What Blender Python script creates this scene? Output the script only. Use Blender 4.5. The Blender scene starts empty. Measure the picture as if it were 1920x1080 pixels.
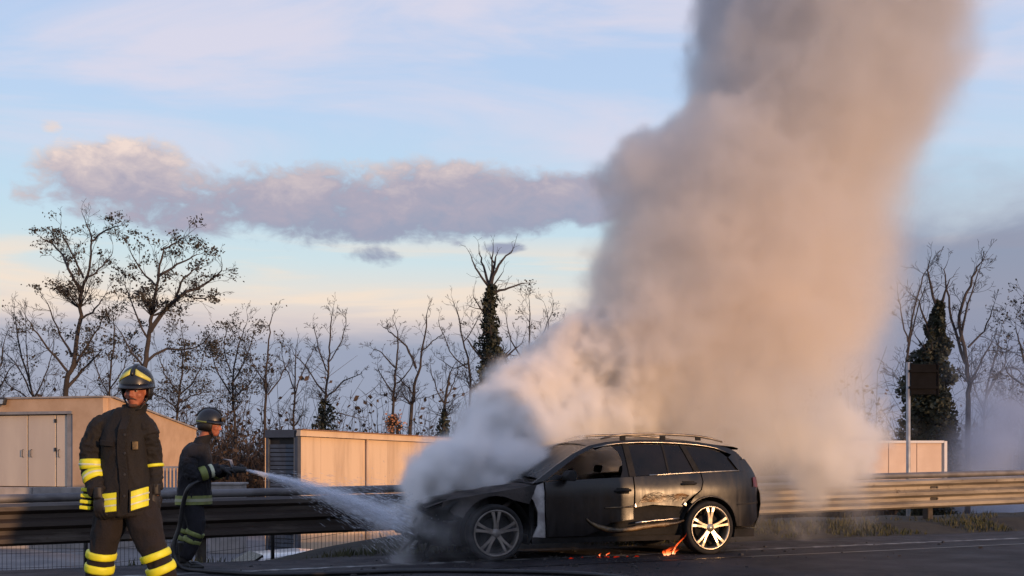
import bpy, bmesh, math, random
from mathutils import Vector, Matrix, noise as mnoise
import numpy as np
R = math.radians
sc = bpy.context.scene
col = sc.collection
FPX = 2200.0          # focal length in photograph pixels
HZ = 850.0            # horizon row
CAMZ = 1.25

def at(px, py, Y):
    return Vector(((px - 960) / FPX * Y, Y, CAMZ - (py - HZ) / FPX * Y))

def lin(r, g, b, a=1.0):
    def f(c):
        c /= 255.0
        return c / 12.92 if c <= 0.04045 else ((c + 0.055) / 1.055) ** 2.4
    return (f(r), f(g), f(b), a)

# ------------------------------------------------------------------ camera
cd = bpy.data.cameras.new('camera')
cam = bpy.data.objects.new('camera', cd)
col.objects.link(cam)
cam.location = (0, 0, CAMZ)
cam.rotation_euler = (R(90), 0, 0)
cd.sensor_width = 36
cd.lens = 36 * FPX / 1920
cd.shift_y = (HZ - 540) / 1920
cd.clip_start = 0.1
cd.clip_end = 5000
sc.camera = cam

# ------------------------------------------------------------------ light
SUN_AZ = R(133)       # compass bearing of the sun, clockwise from the view direction
SUN_EL = R(6.5)
sun_dir = Vector((math.sin(SUN_AZ) * math.cos(SUN_EL), math.cos(SUN_AZ) * math.cos(SUN_EL), math.sin(SUN_EL)))
sd = bpy.data.lights.new('sun', 'SUN')
sd.energy = 3.8
sd.angle = R(0.6)
sd.color = (1.0, 0.59, 0.30)
sun = bpy.data.objects.new('sun', sd)
col.objects.link(sun)
sun.rotation_euler = sun_dir.to_track_quat('Z', 'Y').to_euler()
sun.location = (30, -30, 20)

sc.view_settings.view_transform = 'Standard'
sc.view_settings.look = 'None'
sc.view_settings.gamma = 1
sc.view_settings.exposure = 0
sc.view_settings.use_curve_mapping = False
sc.render.engine = 'CYCLES'
sc.cycles.use_denoising = True
sc.cycles.volume_bounces = 9
sc.cycles.max_bounces = 12
sc.cycles.transparent_max_bounces = 24
sc.cycles.volume_step_rate = 2.6
sc.cycles.volume_max_steps = 512

# ------------------------------------------------------------------ node helper
class NT:
    """small wrapper for writing node trees as expressions"""
    def __init__(s, tree):
        s.t = tree
    def n(s, typ, **kw):
        nd = s.t.nodes.new(typ)
        for k, v in kw.items():
            setattr(nd, k, v)
        return nd
    def put(s, sock, v):
        if isinstance(v, bpy.types.NodeSocket):
            s.t.links.new(v, sock)
        elif v is not None:
            sock.default_value = v
    def m(s, op, a, b=None, c=None, clamp=False):
        nd = s.n('ShaderNodeMath', operation=op, use_clamp=clamp)
        s.put(nd.inputs[0], a)
        if b is not None: s.put(nd.inputs[1], b)
        if c is not None: s.put(nd.inputs[2], c)
        return nd.outputs[0]
    def v(s, op, a, b=None, scale=None):
        nd = s.n('ShaderNodeVectorMath', operation=op)
        s.put(nd.inputs[0], a)
        if b is not None: s.put(nd.inputs[1], b)
        if scale is not None: s.put(nd.inputs['Scale'], scale)
        return nd.outputs['Value'] if op in ('LENGTH', 'DISTANCE', 'DOT_PRODUCT') else nd.outputs[0]
    def sep(s, vec):
        nd = s.n('ShaderNodeSeparateXYZ'); s.put(nd.inputs[0], vec); return nd.outputs
    def comb(s, x, y, z):
        nd = s.n('ShaderNodeCombineXYZ')
        for i, q in enumerate((x, y, z)): s.put(nd.inputs[i], q)
        return nd.outputs[0]
    def noise(s, vec, scale, detail=4, rough=0.5, dist=0.0, colour=False):
        nd = s.n('ShaderNodeTexNoise'); s.put(nd.inputs['Vector'], vec)
        nd.inputs['Scale'].default_value = scale; nd.inputs['Detail'].default_value = detail
        nd.inputs['Roughness'].default_value = rough; nd.inputs['Distortion'].default_value = dist
        return nd.outputs['Color'] if colour else nd.outputs[0]
    def ramp(s, fac, stops, interp='LINEAR'):
        nd = s.n('ShaderNodeValToRGB'); s.put(nd.inputs[0], fac)
        cr = nd.color_ramp; cr.interpolation = interp
        while len(cr.elements) > 1: cr.elements.remove(cr.elements[-1])
        cr.elements[0].position = stops[0][0]; cr.elements[0].color = stops[0][1]
        for p, c in stops[1:]:
            e = cr.elements.new(p); e.color = c
        return nd.outputs[0]
    def smooth(s, x, a, b, lo=0.0, hi=1.0):
        nd = s.n('ShaderNodeMapRange', interpolation_type='SMOOTHSTEP'); s.put(nd.inputs[0], x)
        for i, q in enumerate((a, b, lo, hi)): nd.inputs[i + 1].default_value = q
        return nd.outputs[0]
    def mix(s, f, a, b, blend='MIX'):
        nd = s.n('ShaderNodeMix', data_type='RGBA', blend_type=blend)
        s.put(nd.inputs[0], f); s.put(nd.inputs[6], a); s.put(nd.inputs[7], b)
        return nd.outputs[2]

def g(v):
    return (v, v, v, 1)

# ------------------------------------------------------------------ world
w = bpy.data.worlds.new('World'); sc.world = w; w.use_nodes = True
nt = w.node_tree; nt.nodes.clear(); k = NT(nt)
sky = k.n('ShaderNodeTexSky', sky_type='NISHITA', sun_disc=False)
sky.sun_elevation = SUN_EL; sky.sun_rotation = SUN_AZ
sky.altitude = 200; sky.air_density = 1.0; sky.dust_density = 1.5; sky.ozone_density = 1.5
bg_sky = k.n('ShaderNodeBackground'); k.put(bg_sky.inputs[0], sky.outputs[0]); bg_sky.inputs[1].default_value = 0.14
tc = k.n('ShaderNodeTexCoord').outputs['Generated']
D = k.v('NORMALIZE', tc)
dx, dy, dz = k.sep(D)
az = k.m('MULTIPLY', k.m('ARCTAN2', dx, dy), 57.2958)
el = k.m('MULTIPLY', k.m('ARCSINE', dz), 57.2958)
# veil of thin high cloud and haze, by elevation
e01 = k.m('DIVIDE', k.m('ADD', el, 0.0), 90.0, clamp=True)
veil = k.ramp(e01, [(0.0, lin(150, 155, 182)), (0.055, lin(176, 176, 196)), (0.072, lin(224, 210, 208)), (0.084, lin(238, 228, 218)),
                    (0.102, lin(212, 230, 236)), (0.135, lin(194, 224, 244)), (0.18, lin(192, 216, 246)), (0.24, lin(184, 207, 243)),
                    (0.45, lin(140, 172, 224)), (1.0, lin(105, 140, 205))])
# streaks stretched along the horizon
sv = k.comb(k.m('MULTIPLY', az, 0.05), k.m('MULTIPLY', el, 0.22), 3.7)
s1 = k.noise(sv, 1.0, 6, 0.55, 0.6)
wis = k.m('MULTIPLY', k.smooth(s1, 0.40, 0.66), k.smooth(el, 9.0, 16.0))
veil = k.mix(k.m('MULTIPLY', wis, 0.9), veil, lin(226, 222, 238))
# warm band broken up low on the horizon
s2 = k.noise(k.comb(k.m('MULTIPLY', az, 0.06), k.m('MULTIPLY', el, 0.55), 9.1), 1.0, 5, 0.55, 0.4)
band = k.m('MULTIPLY', k.smooth(s2, 0.45, 0.6), k.m('MULTIPLY', k.smooth(el, 5.5, 7.5), k.smooth(el, 11.0, 8.5)))
veil = k.mix(k.m('MULTIPLY', band, 0.9), veil, lin(252, 230, 210))
# grey-violet cumulus bank
cw = k.noise(k.comb(k.m('MULTIPLY', az, 0.16), k.m('MULTIPLY', el, 0.34), 1.3), 1.0, 7, 0.58, 0.25)
cw2 = k.noise(k.comb(k.m('MULTIPLY', az, 0.55), k.m('MULTIPLY', el, 0.9), 5.3), 1.0, 5, 0.6, 0.3)
def bank(a0, e0, wa, we, low):
    """density of one cloud: an ellipse in azimuth and elevation, with a flatter base"""
    q = k.m('ADD', k.m('POWER', k.m('ABSOLUTE', k.m('DIVIDE', k.m('SUBTRACT', az, a0), wa)), 2.0),
            k.m('POWER', k.m('ABSOLUTE', k.m('DIVIDE', k.m('SUBTRACT', el, e0), we)), 2.0))
    return k.m('MULTIPLY', k.m('SUBTRACT', 1.0, q), 0.45 if wa < 2 else 1.0)
dens = bank(-10.6, 11.8, 12.2, 2.2, 0)
for p in ((-18.2, 12.6, 4.2, 1.9), (-3.0, 12.2, 7.5, 1.9), (3.0, 12.3, 5.0, 1.4), (-6.8, 9.6, 1.7, 0.6), (-0.5, 9.9, 1.0, 0.3), (-21.5, 14.6, 0.5, 0.35), (44, 13, 12, 3), (-52, 12, 16, 3), 
          (85, 14, 20, 4), (-105, 13, 22, 3.5)):
    dens = k.m('MAXIMUM', dens, bank(*p, 0))
dd = k.m('ADD', k.m('MULTIPLY', dens, 1.05), k.m('ADD', k.m('MULTIPLY', k.m('SUBTRACT', cw, 0.5), 2.0), k.m('MULTIPLY', k.m('SUBTRACT', cw2, 0.5), 2.1)))
cover = k.m('MULTIPLY', k.smooth(dd, -0.08, 0.72), k.smooth(dens, -1.0, 0.1))
ctop = k.m('ADD', k.m('ADD', k.m('MULTIPLY', k.m('SUBTRACT', cw2, 0.5), 1.35), k.m('MULTIPLY', k.m('SUBTRACT', el, 12.2), 0.2)), k.m('MULTIPLY', k.m('SUBTRACT', -13.0, az), 0.014))
ccol = k.ramp(k.m('ADD', ctop, 0.40, clamp=True), [(0.0, lin(158, 164, 186)), (0.35, lin(174, 170, 187)), (0.7, lin(204, 192, 197)), (1.0, lin(240, 220, 211))])
# low slate cloud lying on the horizon
lowe = k.m('ADD', el, k.m('MULTIPLY', k.m('SUBTRACT', s2, 0.5), 5.0))
low_c = k.m('MULTIPLY', k.smooth(lowe, 6.2, 4.6), k.smooth(az, -24.0, -13.0, 0.55, 0.95))
right_low = k.m('MULTIPLY', k.smooth(az, 11.0, 18.5), k.smooth(k.m('ADD', el, k.m('MULTIPLY', k.m('SUBTRACT', cw, 0.5), 5.0)), 14.6, 9.5))
low_c = k.m('MAXIMUM', low_c, k.m('MULTIPLY', right_low, 0.9))
lowcol = k.ramp(k.m('ADD', k.m('DIVIDE', el, 9.0), k.m('MULTIPLY', k.m('SUBTRACT', cw2, 0.5), 0.5), clamp=True), [(0.0, lin(150, 160, 184)), (0.6, lin(156, 164, 188)), (1.0, lin(178, 178, 196))])
lowcol = k.mix(k.m('MULTIPLY', right_low, k.smooth(k.m('ADD', el, k.m('MULTIPLY', k.m('SUBTRACT', cw, 0.5), 4.0)), 12.5, 9.5)), lowcol, lin(138, 145, 172))
allc = k.mix(cover, k.mix(low_c, veil, lowcol), ccol)
ground_dark = k.smooth(el, -2.0, 0.0)
allc = k.mix(ground_dark, lin(70, 68, 72), allc)
bg_c = k.n('ShaderNodeBackground'); k.put(bg_c.inputs[0], allc); bg_c.inputs[1].default_value = 1.0
fac = k.m('MAXIMUM', 0.92, k.m('MAXIMUM', cover, low_c))
mx = k.n('ShaderNodeMixShader'); k.put(mx.inputs[0], fac)
nt.links.new(bg_sky.outputs[0], mx.inputs[1]); nt.links.new(bg_c.outputs[0], mx.inputs[2])
out = k.n('ShaderNodeOutputWorld'); nt.links.new(mx.outputs[0], out.inputs[0])
# ------------------------------------------------------------------ mesh helpers
class MB:
    """collects vertices and faces for one mesh"""
    def __init__(s):
        s.v = []; s.f = []; s.mi = []
    def add(s, vs, fs, mi=0):
        o = len(s.v)
        s.v.extend([tuple(p) for p in vs]); s.f.extend([tuple(i + o for i in q) for q in fs]); s.mi.extend([mi] * len(fs))
        return s
    def box(s, c, size, rot=None, mi=0, taper=None):
        hx, hy, hz = [q / 2 for q in size]
        vs = []
        for zz in (-1, 1):
            t = 1.0 if (taper is None or zz < 0) else taper
            for xx, yy in ((-1, -1), (1, -1), (1, 1), (-1, 1)):
                p = Vector((xx * hx * t, yy * hy * t, zz * hz))
                if rot is not None: p = rot @ p
                vs.append(p + Vector(c))
        return s.add(vs, [(0, 3, 2, 1), (4, 5, 6, 7), (0, 1, 5, 4), (1, 2, 6, 5), (2, 3, 7, 6), (3, 0, 4, 7)], mi)
    def bar(s, a, b, wd, dp, up=(0, 0, 1), mi=0):
        a = Vector(a); b = Vector(b); d = (b - a); L = d.length
        if L < 1e-6: return s
        z = d.normalized(); x = z.cross(Vector(up))
        if x.length < 1e-4: x = z.cross(Vector((1, 0, 0)))
        x.normalize(); y = z.cross(x)
        rot = Matrix((x, y, z)).transposed()
        return s.box((a + b) / 2, (wd, dp, L), rot, mi)
    def tube(s, pts, rad, n=6, caps=True, mi=0, squash=None):
        pts = [Vector(p) for p in pts]
        if not hasattr(rad, '__len__'): rad = [rad] * len(pts)
        ref = None; rings = []
        for i, p in enumerate(pts):
            t = (pts[min(i + 1, len(pts) - 1)] - pts[max(i - 1, 0)])
            if t.length < 1e-9: t = Vector((0, 0, 1))
            t.normalize()
            if ref is None:
                ref = t.cross(Vector((0.13, 0.97, 0.2)))
                if ref.length < 0.05: ref = t.cross(Vector((1, 0, 0)))
            ref = (ref - t * ref.dot(t)); ref.normalize(); bn = t.cross(ref)
            r = rad[i]
            rx, ry = (r if hasattr(r, '__len__') else (r, r))
            rings.append([p + ref * (rx * math.cos(2 * math.pi * j / n)) + bn * (ry * math.sin(2 * math.pi * j / n)) for j in range(n)])
        vs = [q for r in rings for q in r]; fs = []
        for i in range(len(rings) - 1):
            for j in range(n):
                a = i * n + j; b = i * n + (j + 1) % n
                fs.append((a, b, b + n, a + n))
        if caps:
            fs.append(tuple(range(n - 1, -1, -1))); fs.append(tuple((len(rings) - 1) * n + j for j in range(n)))
        return s.add(vs, fs, mi)
    def lathe(s, prof, n=24, centre=(0, 0, 0), axis='y', closed=False, mi=0):
        """prof: list of (radius, along-axis)"""
        vs = []; fs = []
        m = len(prof)
        for j in range(n):
            a = 2 * math.pi * j / n
            for r, h in prof:
                if axis == 'y': p = (r * math.cos(a), h, r * math.sin(a))
                elif axis == 'z': p = (r * math.cos(a), r * math.sin(a), h)
                else: p = (h, r * math.cos(a), r * math.sin(a))
                vs.append((p[0] + centre[0], p[1] + centre[1], p[2] + centre[2]))
        for j in range(n):
            j2 = (j + 1) % n
            for i in range(m - 1 if not closed else m):
                i2 = (i + 1) % m
                fs.append((j * m + i, j * m + i2, j2 * m + i2, j2 * m + i))
        return s.add(vs, fs, mi)
    def rings(s, rings, caps=True, closed=True, mi=0):
        n = len(rings[0]); vs = [q for r in rings for q in r]; fs = []
        for i in range(len(rings) - 1):
            for j in range(n if closed else n - 1):
                a = i * n + j; b = i * n + (j + 1) % n
                fs.append((a, b, b + n, a + n))
        if caps and closed:
            fs.append(tuple(range(n - 1, -1, -1))); fs.append(tuple((len(rings) - 1) * n + j for j in range(n)))
        return s.add(vs, fs, mi)
    def mesh(s, name, smooth=False):
        me = bpy.data.meshes.new(name); me.from_pydata(s.v, [], s.f)
        if any(s.mi): me.polygons.foreach_set('material_index', s.mi)
        if smooth: me.polygons.foreach_set('use_smooth', [True] * len(me.polygons))
        me.update()
        return me
    def build(s, name, m, parent=None, smooth=False, bevel=0.0):
        return link(name, s.mesh(name, smooth), m, parent, bevel)

def link(name, me, m, parent=None, bevel=0.0, loc=None):
    o = bpy.data.objects.new(name, me); col.objects.link(o)
    for q in (m if isinstance(m, (list, tuple)) else [m]):
        if len(me.materials) < (len(m) if isinstance(m, (list, tuple)) else 1): me.materials.append(q)
    if parent is not None: o.parent = parent
    if loc is not None: o.location = loc
    if bevel:
        b = o.modifiers.new('bevel', 'BEVEL'); b.width = bevel; b.segments = 2; b.limit_method = 'ANGLE'; b.angle_limit = R(40)
    return o

def thing(name, label, cat, loc=(0, 0, 0), rz=0.0, group=None):
    o = bpy.data.objects.new(name, None); col.objects.link(o); o.empty_display_size = 0.2
    o.location = loc; o.rotation_euler = (0, 0, rz)
    return tag(o, label, cat, group)

def tag(o, label, cat, group=None, kind=None):
    if label: o['label'] = label
    if cat: o['category'] = cat
    if group: o['group'] = group
    if kind: o['kind'] = kind
    return o

def auto_smooth(o, ang=35):
    me = o.data
    me.polygons.foreach_set('use_smooth', [True] * len(me.polygons))
    me.set_sharp_from_angle(angle=R(ang))
    return o

# ------------------------------------------------------------------ materials
def pmat(name, c1, c2=None, scale=4.0, rough=0.6, metal=0.0, bump=0.0, bscale=30.0, rvar=0.0, stretch=(1, 1, 1), lo=0.35, hi=0.65, spec=0.5, detail=5, coat=0.0, world=False):
    m = bpy.data.materials.new(name); m.use_nodes = True
    t = m.node_tree; k = NT(t)
    b = t.nodes['Principled BSDF']
    src = k.n('ShaderNodeNewGeometry').outputs['Position'] if world else k.n('ShaderNodeTexCoord').outputs['Object']
    vec = k.v('MULTIPLY', src, stretch)
    n1 = k.noise(vec, scale, detail, 0.6)
    if c2 is not None:
        k.put(b.inputs['Base Color'], k.mix(k.smooth(n1, lo, hi), c1, c2))
    else:
        b.inputs['Base Color'].default_value = c1
    if rvar:
        n2 = k.noise(vec, scale * 1.7, 4, 0.6)
        k.put(b.inputs['Roughness'], k.m('ADD', rough, k.m('MULTIPLY', k.m('SUBTRACT', n2, 0.5), rvar * 2), clamp=True))
    else:
        b.inputs['Roughness'].default_value = rough
    b.inputs['Metallic'].default_value = metal
    b.inputs['Specular IOR Level'].default_value = spec
    b.inputs['Coat Weight'].default_value = coat
    if bump:
        bn = k.n('ShaderNodeBump'); bn.inputs['Strength'].default_value = bump; bn.inputs['Distance'].default_value = 0.02
        k.put(bn.inputs['Height'], k.noise(src, bscale, 4, 0.6)); t.links.new(bn.outputs[0], b.inputs['Normal'])
    return m

def emat(name, c, strength):
    m = bpy.data.materials.new(name); m.use_nodes = True
    t = m.node_tree; t.nodes.clear(); k = NT(t)
    e = k.n('ShaderNodeEmission'); e.inputs[0].default_value = c; e.inputs[1].default_value = strength
    o = k.n('ShaderNodeOutputMaterial'); t.links.new(e.outputs[0], o.inputs[0])
    return m

# road frame: s runs along the carriageway (to the right and away), t across it (away)
RD = Vector((0.905, 0.425, 0)); RN = Vector((-0.425, 0.905, 0))
ROAD_RZ = math.atan2(0.425, 0.905)
def rp(s, t, z=0.0):
    p = RD * s + RN * t
    return Vector((p.x, p.y, z))
def st(p):
    return p[0] * RD.x + p[1] * RD.y, p[0] * RN.x + p[1] * RN.y
def sstep(x, a, b):
    q = min(1, max(0, (x - a) / (b - a))); return q * q * (3 - 2 * q)
# ------------------------------------------------------------------ ground
YARD = -2.0
def verge_z(s, t):
    """height of the roadside beyond the asphalt edge"""
    L = 1 - sstep(s, 2.0, 7.0)
    bump = 0.05 * mnoise.noise((s * 1.3, t * 1.3, 0.3)) * sstep(t, 13.7, 14.3)
    z = -0.42 * L * sstep(t, 13.7, 15.0) + 0.13 * (1 - L) * sstep(t, 13.75, 14.6) + bump
    return z + (YARD - 0.02 - z) * sstep(t, 16.2, 20.5)

m_asphalt = pmat('asphalt', lin(35, 33, 36), lin(54, 51, 54), scale=1.1, rough=0.72, spec=0.22, bump=0.5, bscale=160, rvar=0.22, world=True, detail=8)
m_shoulder = pmat('shoulder asphalt', lin(42, 40, 42), lin(66, 62, 64), scale=2.3, rough=0.72, spec=0.22, bump=0.5, bscale=140, rvar=0.25, world=True, detail=8)
m_earth = pmat('verge earth', lin(36, 33, 29), lin(54, 50, 41), scale=5, rough=0.95, bump=0.8, bscale=40, world=True, detail=8)
m_yard = pmat('yard concrete', lin(104, 102, 104), lin(130, 126, 124), scale=0.6, rough=0.85, world=True, bump=0.2, bscale=30)
m_white = pmat('road paint', lin(150, 148, 145), lin(56, 54, 55), scale=5, rough=0.7, lo=0.34, hi=0.58, world=True, detail=8)
m_grass = pmat('dry grass', lin(56, 60, 36), lin(78, 74, 48), scale=3, rough=0.9, world=True)

def sheet(name, s0, s1, t0, t1, ns, nt_, zf, m):
    vs = []; fs = []
    for i in range(ns + 1):
        for j in range(nt_ + 1):
            s = s0 + (s1 - s0) * i / ns; t = t0 + (t1 - t0) * j / nt_
            p = rp(s, t); vs.append((p.x, p.y, zf(s, t)))
    for i in range(ns):
        for j in range(nt_):
            a = i * (nt_ + 1) + j; fs.append((a, a + nt_ + 1, a + nt_ + 2, a + 1))
    b = MB(); b.add(vs, fs)
    o = b.build(name, m, smooth=True); o['kind'] = 'structure'
    return o
# one far-reaching sheet under everything
gb = MB(); gb.add([(-3000, -3000, YARD - 0.06), (3000, -3000, YARD - 0.06), (3000, 3000, YARD - 0.06), (-3000, 3000, YARD - 0.06)], [(0, 1, 2, 3)])
o = gb.build('ground', m_earth); o['kind'] = 'structure'
gb = MB(); c4 = [rp(-70, 19.5, YARD), rp(120, 19.5, YARD), rp(120, 75, YARD), rp(-70, 75, YARD)]
gb.add(c4, [(0, 1, 2, 3)]); o = gb.build('yard', m_yard); o['kind'] = 'structure'
sheet('road', -120, 160, -24, 12.3, 60, 12, lambda s, t: 0.0, m_asphalt)
sheet('hard_shoulder', -120, 160, 12.3, 13.75, 120, 3, lambda s, t: 0.0 if t < 13.7 else -0.01, m_shoulder)
sheet('verge', -60, 90, 13.6, 21, 400, 24, lambda s, t: verge_z(s, t) - (0.03 if t < 13.76 else 0), m_earth)
b = MB(); b.add([rp(-120, 12.36, 0.004), rp(160, 12.36, 0.004), rp(160, 12.52, 0.004), rp(-120, 12.52, 0.004)], [(0, 1, 2, 3)])
o = b.build('edge_line', m_white); o['kind'] = 'structure'
m_tar = pmat('bitumen seam', lin(26, 25, 27), lin(38, 36, 38), scale=6, rough=0.35, world=True)
b = MB(); vs = []; fs = []
for q in range(241):
    s_ = -60 + q * 0.5; wd = 0.035 + 0.015 * mnoise.noise((s_ * 0.9, 2, 0)); t0_ = 11.62 + 0.05 * mnoise.noise((s_ * 0.35, 7, 0))
    vs += [rp(s_, t0_ - wd, 0.004), rp(s_, t0_ + wd, 0.004)]
    if q: fs.append((2 * q - 2, 2 * q, 2 * q + 1, 2 * q - 1))
b.add(vs, fs); o = b.build('road_seam', m_tar); o['kind'] = 'structure'
b = MB()
for q in range(-6, 8):
    b.add([rp(q * 12, 8.55, 0.004), rp(q * 12 + 4.5, 8.55, 0.004), rp(q * 12 + 4.5, 8.7, 0.004), rp(q * 12, 8.7, 0.004)], [(0, 1, 2, 3)])
o = b.build('lane_line', m_white); o['kind'] = 'structure'

# grass tufts along the barrier foot
rng = random.Random(5)
b = MB()
for i in range(9000):
    s = rng.uniform(-9, 22) if i % 3 else rng.uniform(5, 20)
    t = 13.75 + abs(rng.gauss(0, 1)) * 0.75
    if t > 17: continue
    dense = mnoise.noise((s * 0.8, t * 1.2, 7.7)) + (0.15 if s > 4 else 0.0)
    if dense < 0.0: continue
    p = rp(s, t, verge_z(s, t) - 0.02)
    h = rng.uniform(0.05, 0.15) * (0.7 + dense); a = rng.uniform(0, 6.28); wd = rng.uniform(0.006, 0.014)
    lean = Vector((rng.uniform(-1, 1), rng.uniform(-1, 1), 0)) * h * 0.5
    sd_ = Vector((math.cos(a), math.sin(a), 0)) * wd
    b.add([p - sd_, p + sd_, p + lean * 0.5 + sd_ * 0.7 + Vector((0, 0, h * 0.6)), p + lean + Vector((0, 0, h)), p + lean * 0.5 - sd_ * 0.7 + Vector((0, 0, h * 0.6))], [(0, 1, 2, 4), (4, 2, 3)])
o = b.build('roadside_grass', m_grass); tag(o, 'rough grass tufts along the foot of the steel barrier', 'grass', kind='stuff')
# small debris on the tarmac round the car
b = MB(); m_char = pmat('char', lin(24, 22, 22), lin(60, 56, 54), scale=20, rough=0.9)
for i in range(260):
    s = rng.gauss(6.2, 2.2); t = rng.gauss(12.0, 0.9)
    if t > 13.6: continue
    r = abs(rng.gauss(0, 1)) * 0.008 + 0.004
    p = rp(s, t, r * 0.5)
    b.box(p, (r * 2 * rng.uniform(0.6, 2), r * 2, r * rng.uniform(0.6, 1.4)), Matrix.Rotation(rng.uniform(0, 3), 3, 'Z'), taper=0.6)
o = b.build('debris', m_char); tag(o, 'charred crumbs scattered on the asphalt round the burning car', 'debris', kind='stuff')

# ------------------------------------------------------------------ crash barrier
m_rail = bpy.data.materials.new('weathered galvanised steel with painted shade'); m_rail.use_nodes = True
t_ = m_rail.node_tree; k = NT(t_); bs = t_.nodes['Principled BSDF']
ps = k.n('ShaderNodeNewGeometry').outputs['Position']
nA = k.noise(k.v('MULTIPLY', ps, (0.6, 0.6, 5.0)), 1.6, 6, 0.6)
nB = k.noise(ps, 9.0, 6, 0.65)
px_ = k.sep(ps)[0]
rust_shade = k.m('ADD', k.m('MULTIPLY', k.smooth(nA, 0.36, 0.66), 0.6), k.smooth(px_, 3.0, -1.0, 0.0, 0.85), clamp=True)  # rust noise, plus shade painted in towards the left end
cA = k.mix(rust_shade, lin(150, 138, 122), lin(58, 48, 42))
cA = k.mix(k.smooth(nB, 0.58, 0.75), cA, lin(66, 46, 32))
k.put(bs.inputs['Base Color'], cA); bs.inputs['Roughness'].default_value = 0.6; bs.inputs['Metallic'].default_value = 0.15
m_post = pmat('post steel', lin(70, 62, 56), lin(44, 36, 30), scale=7, rough=0.75)

RAIL_T = 15.05
def rail_z(s):     # top edge climbs a little along the road
    x = rp(s, RAIL_T).x
    return 0.654 + (0.823 - 0.654) * (x + 6.02) / 13.2
barrier = thing('guardrail', 'long weathered triple-wave steel crash barrier running behind the burning car', 'guardrail', rp(0, RAIL_T, 0), ROAD_RZ)
prof = [(-0.015, 0.0), (-0.085, -0.035), (-0.085, -0.085), (-0.01, -0.13), (-0.01, -0.18), (-0.085, -0.225), (-0.085, -0.275), (-0.01, -0.32), (-0.01, -0.37), (-0.085, -0.415), (-0.085, -0.465), (-0.015, -0.5)]
def beam(s0, s1, name, off):
    rings = []
    for q in range(5):
        s = s0 + (s1 - s0) * q / 4
        z = rail_z(s)
        rings.append([(s, d + off, z + h) for d, h in prof] + [(s, d + off + 0.006, z + h) for d, h in reversed(prof)])
    mb = MB(); mb.rings(rings)
    return auto_smooth(mb.build(name, m_rail, barrier), 25)
SP = 4.08
S0 = st((-3.9, 14.8))[0]
for i in range(-3, 9):
    s = S0 + i * SP
    beam(s - 0.12, s + SP + 0.12, 'beam', 0.004 if i % 2 else -0.004)
    z = rail_z(s)
    mb = MB()
    base = verge_z(s, RAIL_T) - 0.3
    for dx_ in (-0.05, 0.05): mb.box((s + dx_, 0.13, (z - 0.02 + base) / 2), (0.012, 0.12, z - 0.02 - base))
    mb.box((s, 0.07, (z - 0.02 + base) / 2), (0.1, 0.012, z - 0.02 - base))
    po = mb.build('post', m_post, barrier)
    for zq in (0.13, 0.36):
        mb = MB(); mb.box((s, 0.02, z - zq), (0.16, 0.07, 0.08)); mb.build('spacer', m_post, po)
    for hz_ in (-0.155, -0.345):
        for e in (-0.07, 0.07):
            mb = MB(); mb.lathe([(0.0, -0.03), (0.016, -0.028), (0.018, -0.014), (0.0, -0.01)], 8, (s + e, 0.0, z + hz_)); mb.build('bolt', m_post, po)
# upper tube rail on the far side of the posts
mb = MB()
mb.tube([(S0 - 3 * SP + q * SP / 2, 0.24, rail_z(S0 - 3 * SP + q * SP / 2) + 0.05) for q in range(25)], [(0.055, 0.055)] * 25, 10)
m_tuberail = pmat('grey galvanised tube', lin(116, 112, 112), lin(92, 88, 88), scale=3, rough=0.6, metal=0.2)
mb.build('top_rail', m_tuberail, barrier, smooth=True)

# wire fence at the top of the slope
m_wire = pmat('fence wire', lin(52, 52, 54), lin(70, 68, 66), scale=5, rough=0.6, metal=0.3)
def fence_line(s0, s1, t, label):
    f = thing('wire_fence', label, 'fence', rp(s0, t, 0), ROAD_RZ)
    zb = lambda s: verge_z(s, t) - 0.05
    n = int(round((s1 - s0) / 2.5))
    for i in range(n + 1):
        s = s0 + (s1 - s0) * i / n
        mb = MB(); mb.tube([(s - s0, 0, zb(s)), (s - s0, 0, 0.62)], 0.025, 8); mb.build('post', m_wire, f, smooth=True)
        if i == n: break
        mb = MB(); L = (s1 - s0) / n
        for q in range(int(L / 0.055)):
            x = s - s0 + 0.05 + q * 0.055
            mb.bar((x, 0.0, zb(s0 + x) + 0.03), (x, 0.0, 0.58), 0.005, 0.005, (1, 0, 0))
        for zq in (0.0, 0.2, 0.4, 0.6):
            zz = zb(s) + 0.06 + zq * 0.95
            mb.bar((s - s0, 0.006, zz), (s - s0 + L, 0.006, zb(s + L) + 0.06 + zq * 0.95), 0.005, 0.005)
        mb.build('wire_panel', m_wire, f)
fence_line(-6.0, 6.5, 16.5, 'low green-grey wire mesh fence on thin posts beneath and behind the barrier')

# ------------------------------------------------------------------ left warehouse
m_ochre = pmat('ochre render', lin(176, 146, 118), lin(190, 160, 132), scale=1.2, rough=0.9, bump=0.15, bscale=25)
m_door = pmat('cream door sheet', lin(200, 186, 170), lin(186, 172, 158), scale=0.8, rough=0.6, stretch=(1, 1, 0.2))
m_jamb = pmat('grey steel jamb', lin(138, 136, 138), lin(120, 118, 120), scale=2, rough=0.6)
m_dark = pmat('dark metal', lin(34, 33, 34), lin(50, 48, 48), scale=6, rough=0.6)
m_conc = pmat('dock concrete', lin(158, 150, 146), lin(132, 126, 122), scale=1.5, rough=0.9, bump=0.2, bscale=20)
m_seam = pmat('shadow gap steel', lin(40, 36, 34), rough=0.8)
Yb = 42.0
c0 = at(193, 745, Yb)                      # near top corner
xL = at(-120, 745, Yb).x
bld = thing('warehouse', 'ochre rendered warehouse with cream sliding doors left of the firefighters', 'building', (c0.x, Yb, YARD))
H = c0.z - YARD
BR = R(-18); bld.rotation_euler = (0, 0, BR)
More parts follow.
